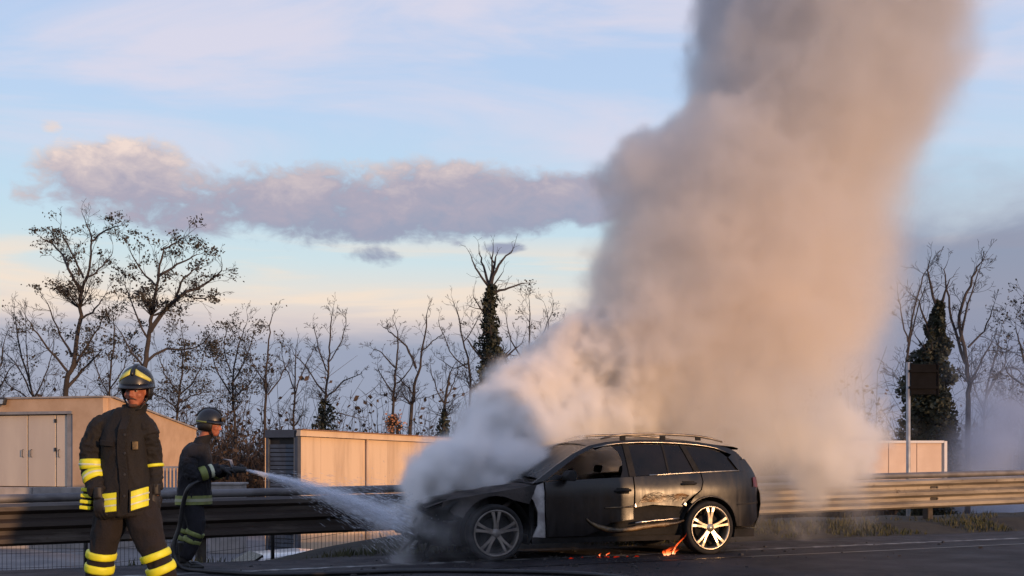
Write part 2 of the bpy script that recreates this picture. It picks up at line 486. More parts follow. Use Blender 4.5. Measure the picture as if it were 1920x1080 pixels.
BX = Vector((-math.cos(BR), -math.sin(BR)))          # direction of the front wall, away to the left
def P_(px, py, Y=Yb):
    kx = (px - 960) / FPX; t = (c0.x - kx * c0.y) / (kx * BX.y - BX.x); Yw = c0.y + BX.y * t
    return (-t, 0.0, at(px, py, Yw).z - YARD)
def to_b(v):
    q = Matrix.Rotation(-BR, 3, 'Z') @ Vector((v.x - c0.x, v.y - Yb, 0)); return Vector((q.x, q.y, v.z - YARD))
mb = MB()
zt = P_(0, 778)[2]; xr_ = P_(136, 0)[0]; zd = P_(0, 913)[2]
W0 = P_(-150, 745)[0]
# front wall round the door opening: lintel, right pier, base
mb.box(((W0 + 0) / 2, 0.15, (zt + H) / 2), (-W0, 0.3, H - zt))
mb.box(((xr_ + 0) / 2, 0.15, zt / 2), (-xr_, 0.3, zt))
mb.box(((W0 + xr_) / 2, 0.17, zd / 2), (xr_ - W0, 0.26, zd))
mb.build('front_wall', m_ochre, bld)
# side wall with falling eaves line
e1 = to_b(at(368, 806, 51.0))
nrm = Vector((e1.y - 0.3, -e1.x, 0)).normalized() * 0.25
a0 = Vector((0.10, 0.302, 0)); a1 = Vector((e1.x, e1.y, 0))
mb = MB()
mb.add([a0, a1, a1 + Vector((0, 0, e1.z)), a0 + Vector((0, 0, H)), a0 - nrm, a1 - nrm, a1 - nrm + Vector((0, 0, e1.z)), a0 - nrm + Vector((0, 0, H))],
       [(0, 1, 2, 3), (5, 4, 7, 6), (0, 4, 5, 1), (3, 2, 6, 7), (0, 3, 7, 4), (1, 5, 6, 2)])
mb.build('side_wall', m_ochre, bld)
mb = MB()
mb.add([(W0, 0.3, H - 0.05), (-0.27, 0.3, H - 0.05), (e1.x - 0.3, e1.y, e1.z - 0.05), (W0, e1.y, e1.z - 0.05)], [(0, 1, 2, 3)]); mb.build('roof', m_dark, bld)
# coping on front and side
mb = MB(); mb.box((W0 / 2 + 0.03, 0.13, H + 0.03), (-W0 + 0.1, 0.42, 0.06)); mb.build('coping', m_conc, bld)
mb = MB(); mb.bar(a0 + Vector((-0.1, 0.06, H + 0.03)), a1 + Vector((-0.1, 0, e1.z + 0.03)), 0.36, 0.06); mb.build('coping', m_conc, bld)
# sliding doors
xs = [P_(p, 0)[0] for p in (-75, -12, 48, 101, 124)]
for i in range(4):
    mb = MB(); mb.box(((xs[i] + xs[i + 1]) / 2, 0.14, (zd + zt) / 2), (xs[i + 1] - xs[i] - 0.05, 0.06, zt - zd - 0.06))
    d_ = mb.build('door', m_door, bld, bevel=0.01)
    if i in (2,):
        for py in (790, 843):
            mb = MB(); mb.box((xs[3], 0.10, P_(0, py)[2]), (0.1, 0.05, 0.14)); mb.build('hinge', m_dark, d_, bevel=0.01)
mb = MB(); mb.box(((W0 + xs[4]) / 2, 0.24, (zd + zt) / 2), (xs[4] - W0, 0.05, zt - zd)); mb.build('door_recess', m_seam, bld)
mb = MB(); mb.box(((xs[4] + xr_) / 2, 0.10, (zd + zt) / 2), (xr_ - xs[4], 0.12, zt - zd)); mb.build('door_jamb', m_jamb, bld, bevel=0.01)
mb = MB(); mb.box(((W0 + xr_) / 2, -0.03, zt + 0.06), (xr_ - W0, 0.06, 0.1)); mb.build('door_track', m_jamb, bld)
for i, (px_h, py_h) in enumerate(((40, 850), (56, 850), (108, 850))):
    hx = P_(px_h, py_h); mb = MB(); mb.tube([(hx[0], 0.11, hx[2] - 0.14), (hx[0], 0.05, hx[2] - 0.12), (hx[0], 0.05, hx[2] + 0.12), (hx[0], 0.11, hx[2] + 0.14)], 0.014, 6); mb.build('door_handle', m_dark, bld, smooth=True)
# floodlight on the parapet
fx = P_(10, 753)
mb = MB(); mb.box((fx[0], -0.22, fx[2]), (0.42, 0.16, 0.26), Matrix.Rotation(R(-18), 3, 'X')); fl = mb.build('floodlight', m_dark, bld, bevel=0.02)
mb = MB(); mb.box((fx[0], -0.31, fx[2] - 0.02), (0.32, 0.02, 0.17), Matrix.Rotation(R(-18), 3, 'X')); mb.build('lens', pmat('lamp glass', lin(150, 160, 165), rough=0.2), fl)
mb = MB(); mb.bar((fx[0], -0.2, fx[2] - 0.05), (fx[0], 0.0, fx[2] - 0.05), 0.05, 0.05); mb.build('bracket', m_dark, fl)

# loading dock wall in front of it
dk = thing('dock_wall', 'pale concrete loading dock wall below the cream warehouse doors', 'wall', (at(60, 913, 40).x, 40.0, YARD))
zt_ = at(0, 914, 40).z - YARD
for i, (p0, p1) in enumerate(((-140, -40), (-40, 60), (60, 160), (160, 260), (260, 350))):
    xa = at(p0, 0, 40).x - dk.location.x; xb = at(p1, 0, 40).x - dk.location.x
    mb = MB(); mb.box(((xa + xb) / 2, 0.15, zt_ / 2), (xb - xa - 0.02, 0.3, zt_)); mb.build('panel', m_conc, dk, bevel=0.015)
mb = MB(); xa = at(-140, 0, 40).x - dk.location.x; xb = at(350, 0, 40).x - dk.location.x
mb.box(((xa + xb) / 2, -0.05, zt_ - 0.32), (xb - xa, 0.1, 0.1)); mb.build('bumper_rail', m_jamb, dk)

# steel bar gate between warehouse and yard
gt = thing('yard_gate', 'pale grey steel bar gate behind the dock wall between the firefighters', 'gate', (at(322, 0, 39).x, 39.0, YARD))
zb0, zb1 = at(0, 913, 39).z - YARD, at(0, 876, 39).z - YARD
x0_, x1_ = at(296, 0, 39).x - gt.location.x, at(350, 0, 39).x - gt.location.x
m_gate = pmat('gate steel', lin(150, 150, 156), lin(128, 128, 134), scale=3, rough=0.5, metal=0.2)
for i in range(9):
    x = x0_ + (x1_ - x0_) * i / 8
    mb = MB(); mb.box((x, 0, zb1 / 2), (0.05, 0.05, zb1)); mb.build('bar', m_gate, gt)
for zz in (zb0 - 0.1, zb1):
    mb = MB(); mb.box(((x0_ + x1_) / 2, 0, zz), (x1_ - x0_ + 0.06, 0.06, 0.07)); mb.build('cross_rail', m_gate, gt)
kb = thing('concrete_block', 'sunlit peach concrete block seen under the kneeling nozzle arm above the barrier', 'block', (at(421, 0, 38).x, 38, YARD))
kb['label'] = 'sunlit peach concrete block above the barrier just right of the hose operator'
hb = at(0, 909, 38).z - YARD
mb = MB(); mb.box((0, 0.5, hb / 2), (at(449, 0, 38).x - at(392, 0, 38).x, 1.0, hb)); mb.build('block_body', m_conc, kb, bevel=0.03)
mb = MB(); mb.box((0, 0.5, hb + 0.03), (at(449, 0, 38).x - at(392, 0, 38).x + 0.1, 1.1, 0.06)); mb.build('cap_slab', m_conc, kb, bevel=0.01)

# ------------------------------------------------------------------ long peach shed
m_peach = pmat('peach panel', lin(206, 180, 152), lin(178, 152, 127), scale=2.6, rough=0.85, stretch=(1, 1, 0.12), bump=0.15, bscale=15, lo=0.42, hi=0.8)
m_slate = pmat('slate grey shutter', lin(70, 76, 88), lin(60, 64, 74), scale=3, rough=0.6)
q0 = at(556, 806, 30.0); q1 = at(905, 825, 36.0)
shed = thing('long_shed', 'long low peach panelled shed with slate shuttered end left of the smoke', 'building', (q0.x, q0.y, YARD))
h0 = q0.z - YARD; h1 = q1.z - YARD
v1 = Vector((q1.x - q0.x, q1.y - q0.y, 0)); L = v1.length; dv = v1 / L; nv = Vector((dv.y, -dv.x, 0))
top = lambda f: h0 + (h1 - h0) * f
NP = 9
for i in range(NP):
    f0 = i / NP + 0.0003; f1 = (i + 1) / NP - 0.0003
    A = dv * (L * f0); B = dv * (L * f1)
    mb = MB()
    mb.add([A, B, B + Vector((0, 0, top(f1) - 0.16)), A + Vector((0, 0, top(f0) - 0.16)), A - nv * 0.1, B - nv * 0.1, B - nv * 0.1 + Vector((0, 0, top(f1) - 0.16)), A - nv * 0.1 + Vector((0, 0, top(f0) - 0.16))],
           [(0, 1, 2, 3), (5, 4, 7, 6), (0, 4, 5, 1), (3, 2, 6, 7), (0, 3, 7, 4), (1, 5, 6, 2)])
    mb.build('panel', m_peach, shed)
mb = MB(); A = nv * 0.05; mb.bar(A + Vector((0, 0, top(0) - 0.08)), A + v1 + Vector((0, 0, top(1) - 0.08)), 0.2, 0.15); mb.build('eaves_trim', m_peach, shed)
mb = MB(); mb.bar(nv * 0.08 + Vector((0, 0, top(0) + 0.012)), nv * 0.08 + v1 + Vector((0, 0, top(1) + 0.012)), 0.3, 0.02); mb.build('drip_edge', pmat('brown flashing', lin(140, 104, 82), rough=0.6), shed)
for f_ in (0.33, 0.74):
    A = dv * (L * f_) + nv * 0.06; mb = MB(); mb.tube([A + Vector((0, 0, top(f_) - 0.16)), A], 0.035, 8); mb.build('downpipe', m_peach, shed, smooth=True)
# shuttered end: runs to the left from the corner
we = at(497, 808, 30.6); ve = Vector((we.x - q0.x, we.y - q0.y, 0)); Le = ve.length; de = ve / Le; ne = Vector((-de.y, de.x, 0))
if ne.y > 0: ne = -ne
fr = MB(); fr.bar(de * 0.02 - ne * 0.06, de * 0.02 - ne * 0.06 + Vector((0, 0, h0 - 0.02)), 0.12, 0.12, de); fr.bar(de * (Le - 0.04) - ne * 0.06, de * (Le - 0.04) - ne * 0.06 + Vector((0, 0, h0 - 0.02)), 0.08, 0.1, de)
fr.bar(-ne * 0.06 + Vector((0, 0, h0 - 0.09)), ve - ne * 0.06 + Vector((0, 0, h0 - 0.09)), 0.12, 0.2); fr.build('end_frame', m_slate, shed)
nsl = 30
for i in range(nsl):
    z = 0.2 + (h0 - 0.5) * i / nsl
    mb = MB(); mb.bar(de * 0.1 - ne * 0.08 + Vector((0, 0, z)), de * (Le - 0.09) - ne * 0.08 + Vector((0, 0, z)), 0.03, (h0 - 0.5) / nsl * 0.8)
    mb.build('slat', m_slate, shed)
mb = MB(); mb.add([de * 0.05 - ne * 0.11, de * (Le - 0.05) - ne * 0.11, de * (Le - 0.05) - ne * 0.11 + Vector((0, 0, h0 - 0.1)), de * 0.05 - ne * 0.11 + Vector((0, 0, h0 - 0.1))], [(0, 1, 2, 3)]); mb.build('end_wall', m_seam, shed)
bk = -nv * 2.6
mb = MB(); mb.add([Vector((0, 0, h0 - 0.06)), v1 + Vector((0, 0, h1 - 0.06)), v1 + ve * 1.0 + Vector((0, 0, h1 - 0.06)), ve + Vector((0, 0, h0 - 0.06))], [(0, 1, 2, 3)]); mb.build('roof', m_seam, shed)
mb = MB(); mb.add([ve, ve + v1, ve + v1 + Vector((0, 0, h1 - 0.06)), ve + Vector((0, 0, h0 - 0.06))], [(0, 1, 2, 3)]); mb.build('rear_wall', m_peach, shed)

# ------------------------------------------------------------------ box trailer at the right
tr = thing('box_trailer', 'pale box trailer half veiled by smoke behind the right end of the barrier', 'trailer', (at(1690, 0, 34).x, 34, YARD))
m_trail = pmat('trailer sheet', lin(228, 200, 176), lin(212, 182, 158), scale=0.7, rough=0.6)
zA, zB = at(0, 829, 34).z - YARD, at(0, 905, 34).z - YARD
xa, xb = at(1560, 0, 34).x - tr.location.x, at(1772, 0, 34).x - tr.location.x
npn = 4
for i in range(npn):
    a = xa + (xb - xa) * i / npn; c = xa + (xb - xa) * (i + 1) / npn
    mb = MB(); mb.box(((a + c) / 2, 0.02, (zA + zB) / 2), (c - a - 0.02, 0.04, zA - zB)); mb.build('panel', m_trail, tr)
mb = MB(); mb.box(((xa + xb) / 2, 1.3, (zA + zB) / 2), (xb - xa - 0.02, 2.4, zA - zB - 0.04)); mb.build('cargo_box', m_trail, tr)
mb = MB()
for x in (xa, xb): mb.box((x, 0.0, (zA + zB) / 2), (0.08, 0.12, zA - zB + 0.06))
mb.box(((xa + xb) / 2, 0.0, zA + 0.01), (xb - xa - 0.082, 0.1, 0.07)); mb.build('edge_frame', pmat('white frame', lin(222, 216, 212), rough=0.5), tr)
mb = MB(); mb.box(((xa + xb) / 2, 1.3, zB - 0.2), (xb - xa, 1.4, 0.25)); mb.build('chassis', m_dark, tr)
for x in (xa + 0.8, xb - 1.6, xb - 0.7):
    mb = MB(); mb.lathe([(0.3, -0.14), (0.5, -0.14), (0.52, 0), (0.5, 0.14), (0.3, 0.14)], 20, (x, 0.3, 0.52)); mb.build('wheel', m_dark, tr, smooth=True)

# ------------------------------------------------------------------ road sign seen from behind
m_sign = pmat('dark sign back', lin(13, 13, 16), lin(20, 20, 24), rough=0.9, spec=0.15)
sg = thing('road_sign', 'dark square road sign seen from the back on a thin pale post', 'sign', (at(1703, 0, 25).x, 25, YARD))
zs0, zs1 = at(0, 740, 25).z - YARD, at(0, 683, 25).z - YARD
ws = at(1757, 0, 25).x - at(1707, 0, 25).x
m_pole = pmat('galvanised pole', lin(170, 170, 172), lin(140, 140, 142), scale=4, rough=0.5, metal=0.3)
mb = MB(); mb.tube([(0, 0, -0.05), (0, 0, zs1 + 0.04)], 0.045, 12); mb.build('post', m_pole, sg, smooth=True)
mb = MB(); mb.box((0.05 + ws / 2, -0.03, (zs0 + zs1) / 2), (ws, 0.03, zs1 - zs0)); pn = mb.build('sign_panel', m_sign, sg, bevel=0.008)
mb = MB()
for x in (0.05, 0.05 + ws): mb.box((x, -0.035, (zs0 + zs1) / 2), (0.03, 0.06, zs1 - zs0 + 0.06))
mb.build('frame', m_sign, pn)
for zz in (zs0 + 0.15, zs1 - 0.15):
    mb = MB(); mb.box((0.02 + ws / 2, -0.065, zz), (ws + 0.06, 0.03, 0.05)); mb.build('bracket', m_sign, pn)
# ------------------------------------------------------------------ trees
m_bark = pmat('bark', lin(46, 41, 40), lin(64, 57, 54), scale=2.5, rough=0.95)
m_twig = pmat('twig', lin(48, 43, 43), lin(62, 56, 55), scale=1.5, rough=0.95)
m_leafd = pmat('withered leaves', lin(48, 46, 42), lin(62, 58, 50), scale=0.8, rough=0.9)
m_ivy = pmat('ivy leaves', lin(32, 37, 27), lin(48, 52, 36), scale=2.0, rough=0.7)

class Tree:
    def __init__(s, seed):
        s.r = random.Random(seed); s.tr = MB(); s.cr = MB(); s.lf = MB(); s.iv = MB(); s.tips = []
    def rv(s, a=1.0):
        return Vector((s.r.gauss(0, a), s.r.gauss(0, a), s.r.gauss(0, a)))
    def grow(s, p, d, L, r, depth, maxd, wob=0.22, up=0.05, nc=(3, 5)):
        seg = 4 if depth < 2 else 3
        pts = [p.copy()]; d = d.normalized(); q = p.copy(); dirs = [d]
        for i in range(seg):
            d = (d + s.rv(wob * 0.6) + Vector((0, 0, up))).normalized()
            q = q + d * (L / seg); pts.append(q.copy()); dirs.append(d)
        rad = [max(0.006, r * (1 - 0.75 * i / seg)) for i in range(seg + 1)]
        s.cr.tube(pts, rad, 5 if r > 0.04 else 3, caps=False)
        if depth >= maxd:
            s.tips.append((pts[-1], dirs[-1])); s.tips.append((pts[-2], dirs[-2])); return
        n = s.r.randint(*nc) if depth < 3 else 2
        for i in range(n):
            f = s.r.uniform(0.25, 1.0) if i else 1.0
            j = min(seg - 1, int(f * seg)); u = f * seg - j
            c = pts[j].lerp(pts[j + 1], u)
            ax = s.rv().normalized(); dd = dirs[j]
            side = (ax - dd * ax.dot(dd)).normalized()
            ang = s.r.uniform(0.35, 0.95)
            nd = dd * math.cos(ang) + side * math.sin(ang)
            s.grow(c, nd, L * s.r.uniform(0.45, 0.75) * (1.05 - 0.3 * f), max(0.006, rad[j] * 0.55), depth + 1, maxd, wob, up, nc)
    def skeleton(s, pts, r0, r1, trunk=False, every=0.5, sub=1.2, maxd=2, start=0.25, nc=(2, 4), up=0.06, wob=0.22):
        """a limb drawn through points, with side shoots"""
        P = []
        for i in range(len(pts) - 1):
            for j in range(4):
                a = pts[max(0, i - 1)]; b = pts[i]; c = pts[i + 1]; d = pts[min(len(pts) - 1, i + 2)]; t = j / 4
                P.append(0.5 * ((2 * b) + (c - a) * t + (2 * a - 5 * b + 4 * c - d) * t * t + (3 * b - a - 3 * c + d) * t ** 3))
        P.append(pts[-1].copy())
        P = [p + s.rv(0.02) for p in P]
        n = len(P)
        rad = [r0 + (r1 - r0) * i / (n - 1) for i in range(n)]
        (s.tr if trunk else s.cr).tube(P, rad, 8 if trunk else 6)
        acc = 0
        for i in range(1, n):
            seg = P[i] - P[i - 1]; acc += seg.length
            if i / n < start: continue
            while acc > every:
                acc -= every
                dd = seg.normalized(); ax = s.rv().normalized(); side = (ax - dd * ax.dot(dd)).normalized(); ang = s.r.uniform(0.5, 1.1)
                f = i / n
                s.grow(P[i], dd * math.cos(ang) + side * math.sin(ang), sub * s.r.uniform(0.5, 1.15) * (1.15 - 0.5 * f), max(0.010, rad[i] * 0.38), 1, maxd, wob, up, nc)
        s.grow(P[-1], P[-1] - P[-2], sub * 0.8, r1, 1, maxd, wob, up, nc)
    def leaves(s, n, spread, size, zlo=-99, cond=None):
        tips = [t for t in s.tips if t[0].z > zlo and (cond is None or cond(t[0]))]
        if not tips: return
        for i in range(n):
            p, d = s.r.choice(tips)
            quad(s.lf, p + s.rv(spread), size * s.r.uniform(0.6, 1.3), s.r)
    def clumps(s, n, per, spread, size, zlo=-99, cond=None):
        tips = [t for t in s.tips if t[0].z > zlo and (cond is None or cond(t[0]))]
        for i in range(n if tips else 0):
            p, d = s.r.choice(tips)
            for j in range(s.r.randint(per // 2, per)):
                v = s.rv(spread); v.z *= 0.55
                quad(s.lf, p + v, size * s.r.uniform(0.6, 1.4), s.r)
    def ivy(s, pts, widths, n, size):
        L = [0]
        for i in range(1, len(pts)): L.append(L[-1] + (pts[i] - pts[i - 1]).length)
        for i in range(n):
            q = s.r.uniform(0, L[-1]); j = 0
            while j < len(pts) - 2 and L[j + 1] < q: j += 1
            f = (q - L[j]) / (L[j + 1] - L[j]); c = pts[j].lerp(pts[j + 1], f); wd = widths[j] + (widths[j + 1] - widths[j]) * f
            a = s.r.uniform(0, 6.283); lump = 0.65 + 0.75 * mnoise.noise((math.cos(a) * 1.2 + c.x, math.sin(a) * 1.2, c.z * 1.6))
            rr = wd * lump * math.sqrt(s.r.random())
            quad(s.iv, c + Vector((math.cos(a) * rr, math.sin(a) * rr, s.r.gauss(0, 0.06))), size * s.r.uniform(0.6, 1.4), s.r)
    def finish(s, name, label, cat, base, group='bare trees behind the yard'):
        t = thing(name, label, cat, base, 0, group)
        def b(mb, nm, m, stuff=False, smooth=False):
            if not mb.v: return
            mb.v = [(v[0] - base.x, v[1] - base.y, v[2] - base.z) for v in mb.v]
            o = mb.build(nm, m, t, smooth=smooth)
            if stuff: o['kind'] = 'stuff'
        b(s.tr, 'trunk', m_bark, smooth=True); b(s.cr, 'crown', m_twig); b(s.lf, 'leaves', m_leafd, True); b(s.iv, 'ivy', m_ivy, True)
        return t

def quad(mb, p, size, r):
    a = Vector((r.gauss(0, 1), r.gauss(0, 1), r.gauss(0, 1))).normalized()
    b = a.cross(Vector((r.gauss(0, 1), r.gauss(0, 1), r.gauss(0, 1)))).normalized()
    a *= size * 0.5; b *= size * 0.32
    mb.add([p - a, p + b, p + a, p - b], [(0, 1, 2, 3)])

def pp(l, Y, r=None, jit=0.6):
    out = []
    for i, (x, y) in enumerate(l):
        out.append(at(x, y, Y + ((r.uniform(-jit, jit) * min(i, 2)) if r else 0)))
    return out
def root(px, Y):
    p = at(px, 850, Y); return Vector((p.x, p.y, YARD))

# first tall tree
Y = 46; T = Tree(11); r = T.r
tk = [root(116, Y)] + pp([(121, 741), (138, 683), (150, 593), (152, 547), (167, 504), (171, 450), (161, 420)], Y)
T.skeleton(tk, 0.12, 0.02, True, every=0.30, sub=1.15, maxd=3, start=0.42, nc=(2, 4))
for l, a in (([(151, 545), (128, 504), (113, 473), (84, 448)], 0.07), ([(155, 520), (132, 470), (114, 430)], 0.05), ([(172, 453), (200, 430), (222, 424)], 0.045), ([(160, 525), (185, 505), (208, 480)], 0.05),
             ([(121, 735), (155, 694), (190, 658)], 0.08), ([(140, 670), (112, 630), (92, 572)], 0.06), ([(150, 600), (178, 580), (192, 560)], 0.05), ([(137, 690), (170, 640), (198, 590)], 0.06), ([(130, 700), (80, 640), (50, 600)], 0.06)):
    T.skeleton(pp(l, Y, r), a, 0.018, False, every=0.27, sub=0.8, maxd=3, start=0.3, nc=(2, 4))
T.clumps(75, 30, 0.14, 0.105, 7.3); T.clumps(70, 18, 0.17, 0.10, cond=lambda p: p.z < 6.3)
T.finish('locust_tree', 'tallest half bare tree at far left with leaf tufts at its forked top', 'tree', root(116, Y))
# second tall tree
Y = 45; T = Tree(12); r = T.r
tk = [root(262, Y)] + pp([(266, 749), (272, 675), (280, 624), (286, 578), (295, 523), (304, 478), (307, 462)], Y)
T.skeleton(tk, 0.13, 0.02, True, every=0.30, sub=1.1, maxd=3, start=0.5, nc=(2, 4))
for l, a in (([(281, 622), (311, 578), (350, 547), (389, 531), (418, 502)], 0.10), ([(298, 519), (334, 496), (369, 477)], 0.06), ([(272, 680), (312, 655), (350, 656), (385, 640)], 0.06), ([(293, 535), (268, 510), (243, 474)], 0.05),
             ([(280, 640), (255, 590), (235, 535)], 0.05), ([(303, 470), (330, 455), (345, 445)], 0.04), ([(345, 550), (365, 560), (400, 555)], 0.04), ([(330, 560), (345, 520), (375, 500)], 0.05), ([(270, 690), (240, 650), (225, 620)], 0.05)):
    T.skeleton(pp(l, Y, r), a, 0.018, False, every=0.27, sub=0.75, maxd=3, start=0.3, nc=(2, 4))
T.clumps(130, 30, 0.15, 0.105, 5.6); T.clumps(60, 20, 0.17, 0.10, cond=lambda p: p.z < 5.6)
T.finish('locust_tree', 'leafy topped tree leaning right behind the firefighter in the foreground', 'tree', root(262, Y))
# ivy-clad tree in the middle
Y = 50; T = Tree(13); r = T.r
tk = [root(926, Y)] + pp([(925, 760), (922, 690), (918, 600), (920, 535)], Y)
T.skeleton(tk, 0.3, 0.12, True, every=0.6, sub=1.6, maxd=3, start=0.45, nc=(2, 3))
for l, a in (([(920, 540), (906, 500), (900, 474)], 0.07), ([(920, 535), (935, 498), (962, 468)], 0.08), ([(922, 550), (955, 540), (984, 530)], 0.06), ([(918, 540), (897, 510), (884, 482)], 0.06), ([(921, 545), (922, 500), (925, 472)], 0.06)):
    T.skeleton(pp(l, Y, r, 0.3), a, 0.02, False, every=0.45, sub=0.7, maxd=2, start=0.3, nc=(2, 3))
T.ivy([root(926, Y)] + tk[1:], [0.7, 0.65, 0.95, 0.5, 0.28], 9000, 0.17)
T.finish('ivy_tree', 'tall dead tree with its trunk wrapped in dark ivy left of the smoke plume', 'tree', root(926, Y))

def bare(px, topy, Y, seed, label, limbs, r0=0.075, every=0.40, sub=1.15, maxd=4, lean=None, leaves=0, ivy=None, name='bare_tree', nc=(2, 4), start=0.3):
    T = Tree(seed); r = T.r
    path = lean or [(px, 800), (px + r.uniform(-8, 8), (800 + topy) / 2), (px + r.uniform(-10, 10), topy + 12)]
    tk = [root(path[0][0], Y)] + pp(path, Y)
    T.skeleton(tk, r0, 0.025, True, every=every, sub=sub, maxd=maxd, start=start, nc=nc)
    for l, a in limbs: T.skeleton(pp(l, Y, r), a * 0.72, 0.014, False, every=every, sub=sub * 0.6, maxd=maxd, start=0.3, nc=nc)
    if leaves: T.clumps(max(5, leaves // 16), 18, 0.17, 0.10)
    if ivy: T.ivy([root(path[0][0], Y)] + pp(ivy[0], Y), ivy[1], ivy[2], 0.16)
    return T.finish(name, label, 'tree', root(path[0][0], Y))

bare(505, 600, 52, 21, 'slim upright bare tree with a pole-like tip beside the shuttered shed end', [([(501, 720), (478, 690), (462, 660)], 0.05), ([(502, 740), (530, 700), (545, 670)], 0.05)], lean=[(497, 800), (499, 700), (503, 650), (507, 603)], sub=0.9, leaves=250)
bare(618, 590, 53, 22, 'spreading bare tree with an ivy clump round its foot above the shed', [([(611, 740), (575, 690), (550, 660)], 0.06), ([(612, 745), (645, 715), (678, 700)], 0.06), ([(616, 680), (640, 640), (650, 600)], 0.04), ([(608, 770), (640, 775), (672, 785)], 0.05), ([(615, 700), (596, 650), (588, 610)], 0.05)],
     lean=[(606, 805), (610, 745), (615, 690), (618, 640), (622, 598)], sub=0.9, ivy=([(606, 800), (607, 752)], [0.75, 0.75, 0.35], 2200))
bare(742, 615, 51, 23, 'two-stemmed bare tree rising behind the middle of the peach shed', [([(740, 690), (716, 662), (700, 655)], 0.05), ([(739, 740), (718, 710), (708, 690)], 0.05), ([(742, 720), (765, 700), (778, 668)], 0.05)], lean=[(737, 805), (740, 720), (745, 665), (746, 622)], sub=0.9)
bare(775, 590, 49, 24, 'bare tree with a long left limb just right of the two-stemmed tree', [([(781, 690), (760, 650), (735, 625), (719, 612)], 0.07), ([(775, 740), (755, 715), (742, 700)], 0.05), ([(790, 660), (812, 640), (828, 628)], 0.04)], lean=[(770, 810), (776, 725), (790, 675), (801, 598)], r0=0.10, sub=0.8)
bare(832, 690, 48, 25, 'small bare tree on an ivy stump at the right end of the shed roof', [([(834, 760), (815, 720), (806, 690)], 0.04), ([(836, 750), (852, 715), (860, 690)], 0.04)], lean=[(832, 812), (833, 770), (840, 720), (845, 696)], sub=0.8, r0=0.1, ivy=([(832, 800), (833, 768)], [0.5, 0.5, 0.12], 1100))
bare(868, 575, 56, 26, 'pale thin bare tree immediately left of the ivy-clad trunk', [([(876, 690), (845, 660), (822, 600)], 0.05), ([(870, 640), (890, 610), (905, 580)], 0.04), ([(880, 680), (850, 690), (825, 672)], 0.05)], lean=[(882, 790), (880, 690), (868, 640), (858, 584)], sub=1.0, leaves=120)
bare(990, 575, 54, 27, 'dense brushy tree between the ivy-clad trunk and the smoke', [([(988, 690), (960, 640), (948, 590)], 0.06), ([(990, 680), (1015, 630), (1035, 585)], 0.06), ([(990, 720), (965, 690), (950, 670)], 0.05), ([(992, 650), (1020, 660), (1050, 640)], 0.05)], sub=1.3, every=0.4, leaves=500)
bare(435, 608, 54, 28, 'leafy dark tree right of the hose operator with a ragged crown', [([(432, 740), (405, 690), (392, 640)], 0.06), ([(435, 720), (462, 670), (475, 625)], 0.06), ([(434, 700), (420, 650), (428, 612)], 0.05), ([(437, 745), (468, 720), (485, 690)], 0.05)], lean=[(440, 815), (436, 740), (440, 680), (455, 625)], sub=1.2, every=0.38, leaves=2600)
bare(560, 640, 58, 29, 'faint thin tree between the pole-tipped tree and the ivy-footed tree', [([(553, 740), (570, 690), (590, 650)], 0.05), ([(552, 730), (535, 690), (528, 660)], 0.05)], lean=[(550, 800), (553, 730), (556, 660)], sub=1.0)
bare(40, 600, 52, 30, 'many-stemmed bare tree at the far left edge over the warehouse roof', [([(62, 745), (35, 690), (8, 660)], 0.06), ([(60, 740), (50, 660), (48, 600)], 0.05), ([(64, 750), (90, 690), (100, 640)], 0.05), ([(50, 745), (15, 720), (-10, 690)], 0.05)], lean=[(66, 800), (64, 745), (40, 670), (30, 612)], sub=1.2, every=0.4, leaves=300)
bare(205, 600, 54, 31, 'brushy tree filling the gap between the two tallest trees', [([(205, 740), (180, 690), (175, 640)], 0.05), ([(206, 730), (232, 690), (238, 650)], 0.05)], lean=[(208, 800), (205, 730), (212, 660), (215, 610)], sub=1.2, every=0.4, leaves=500)
bare(345, 630, 53, 32, 'low spreading brushy tree above the hose operator', [([(335, 740), (310, 700), (295, 660)], 0.06), ([(338, 740), (370, 705), (385, 650)], 0.06), ([(330, 760), (365, 740), (392, 735)], 0.05), ([(330, 765), (305, 745), (290, 740)], 0.05)], lean=[(330, 820), (335, 745), (342, 690), (346, 640)], sub=1.3, every=0.36, leaves=1300)
bare(-20, 640, 50, 41, 'bare tree cut by the left picture edge', [([(-10, 740), (15, 700), (30, 680)], 0.05)], lean=[(-15, 800), (-10, 740), (0, 690), (5, 650)], sub=1.2, every=0.4, leaves=100)
bare(1000, 640, 60, 42, 'thin far tree partly swallowed by the left flank of the smoke', [([(1040, 720), (1050, 660), (1060, 610)], 0.05)], lean=[(1035, 800), (1040, 720), (1030, 650), (1028, 600)], sub=1.3, every=0.45)
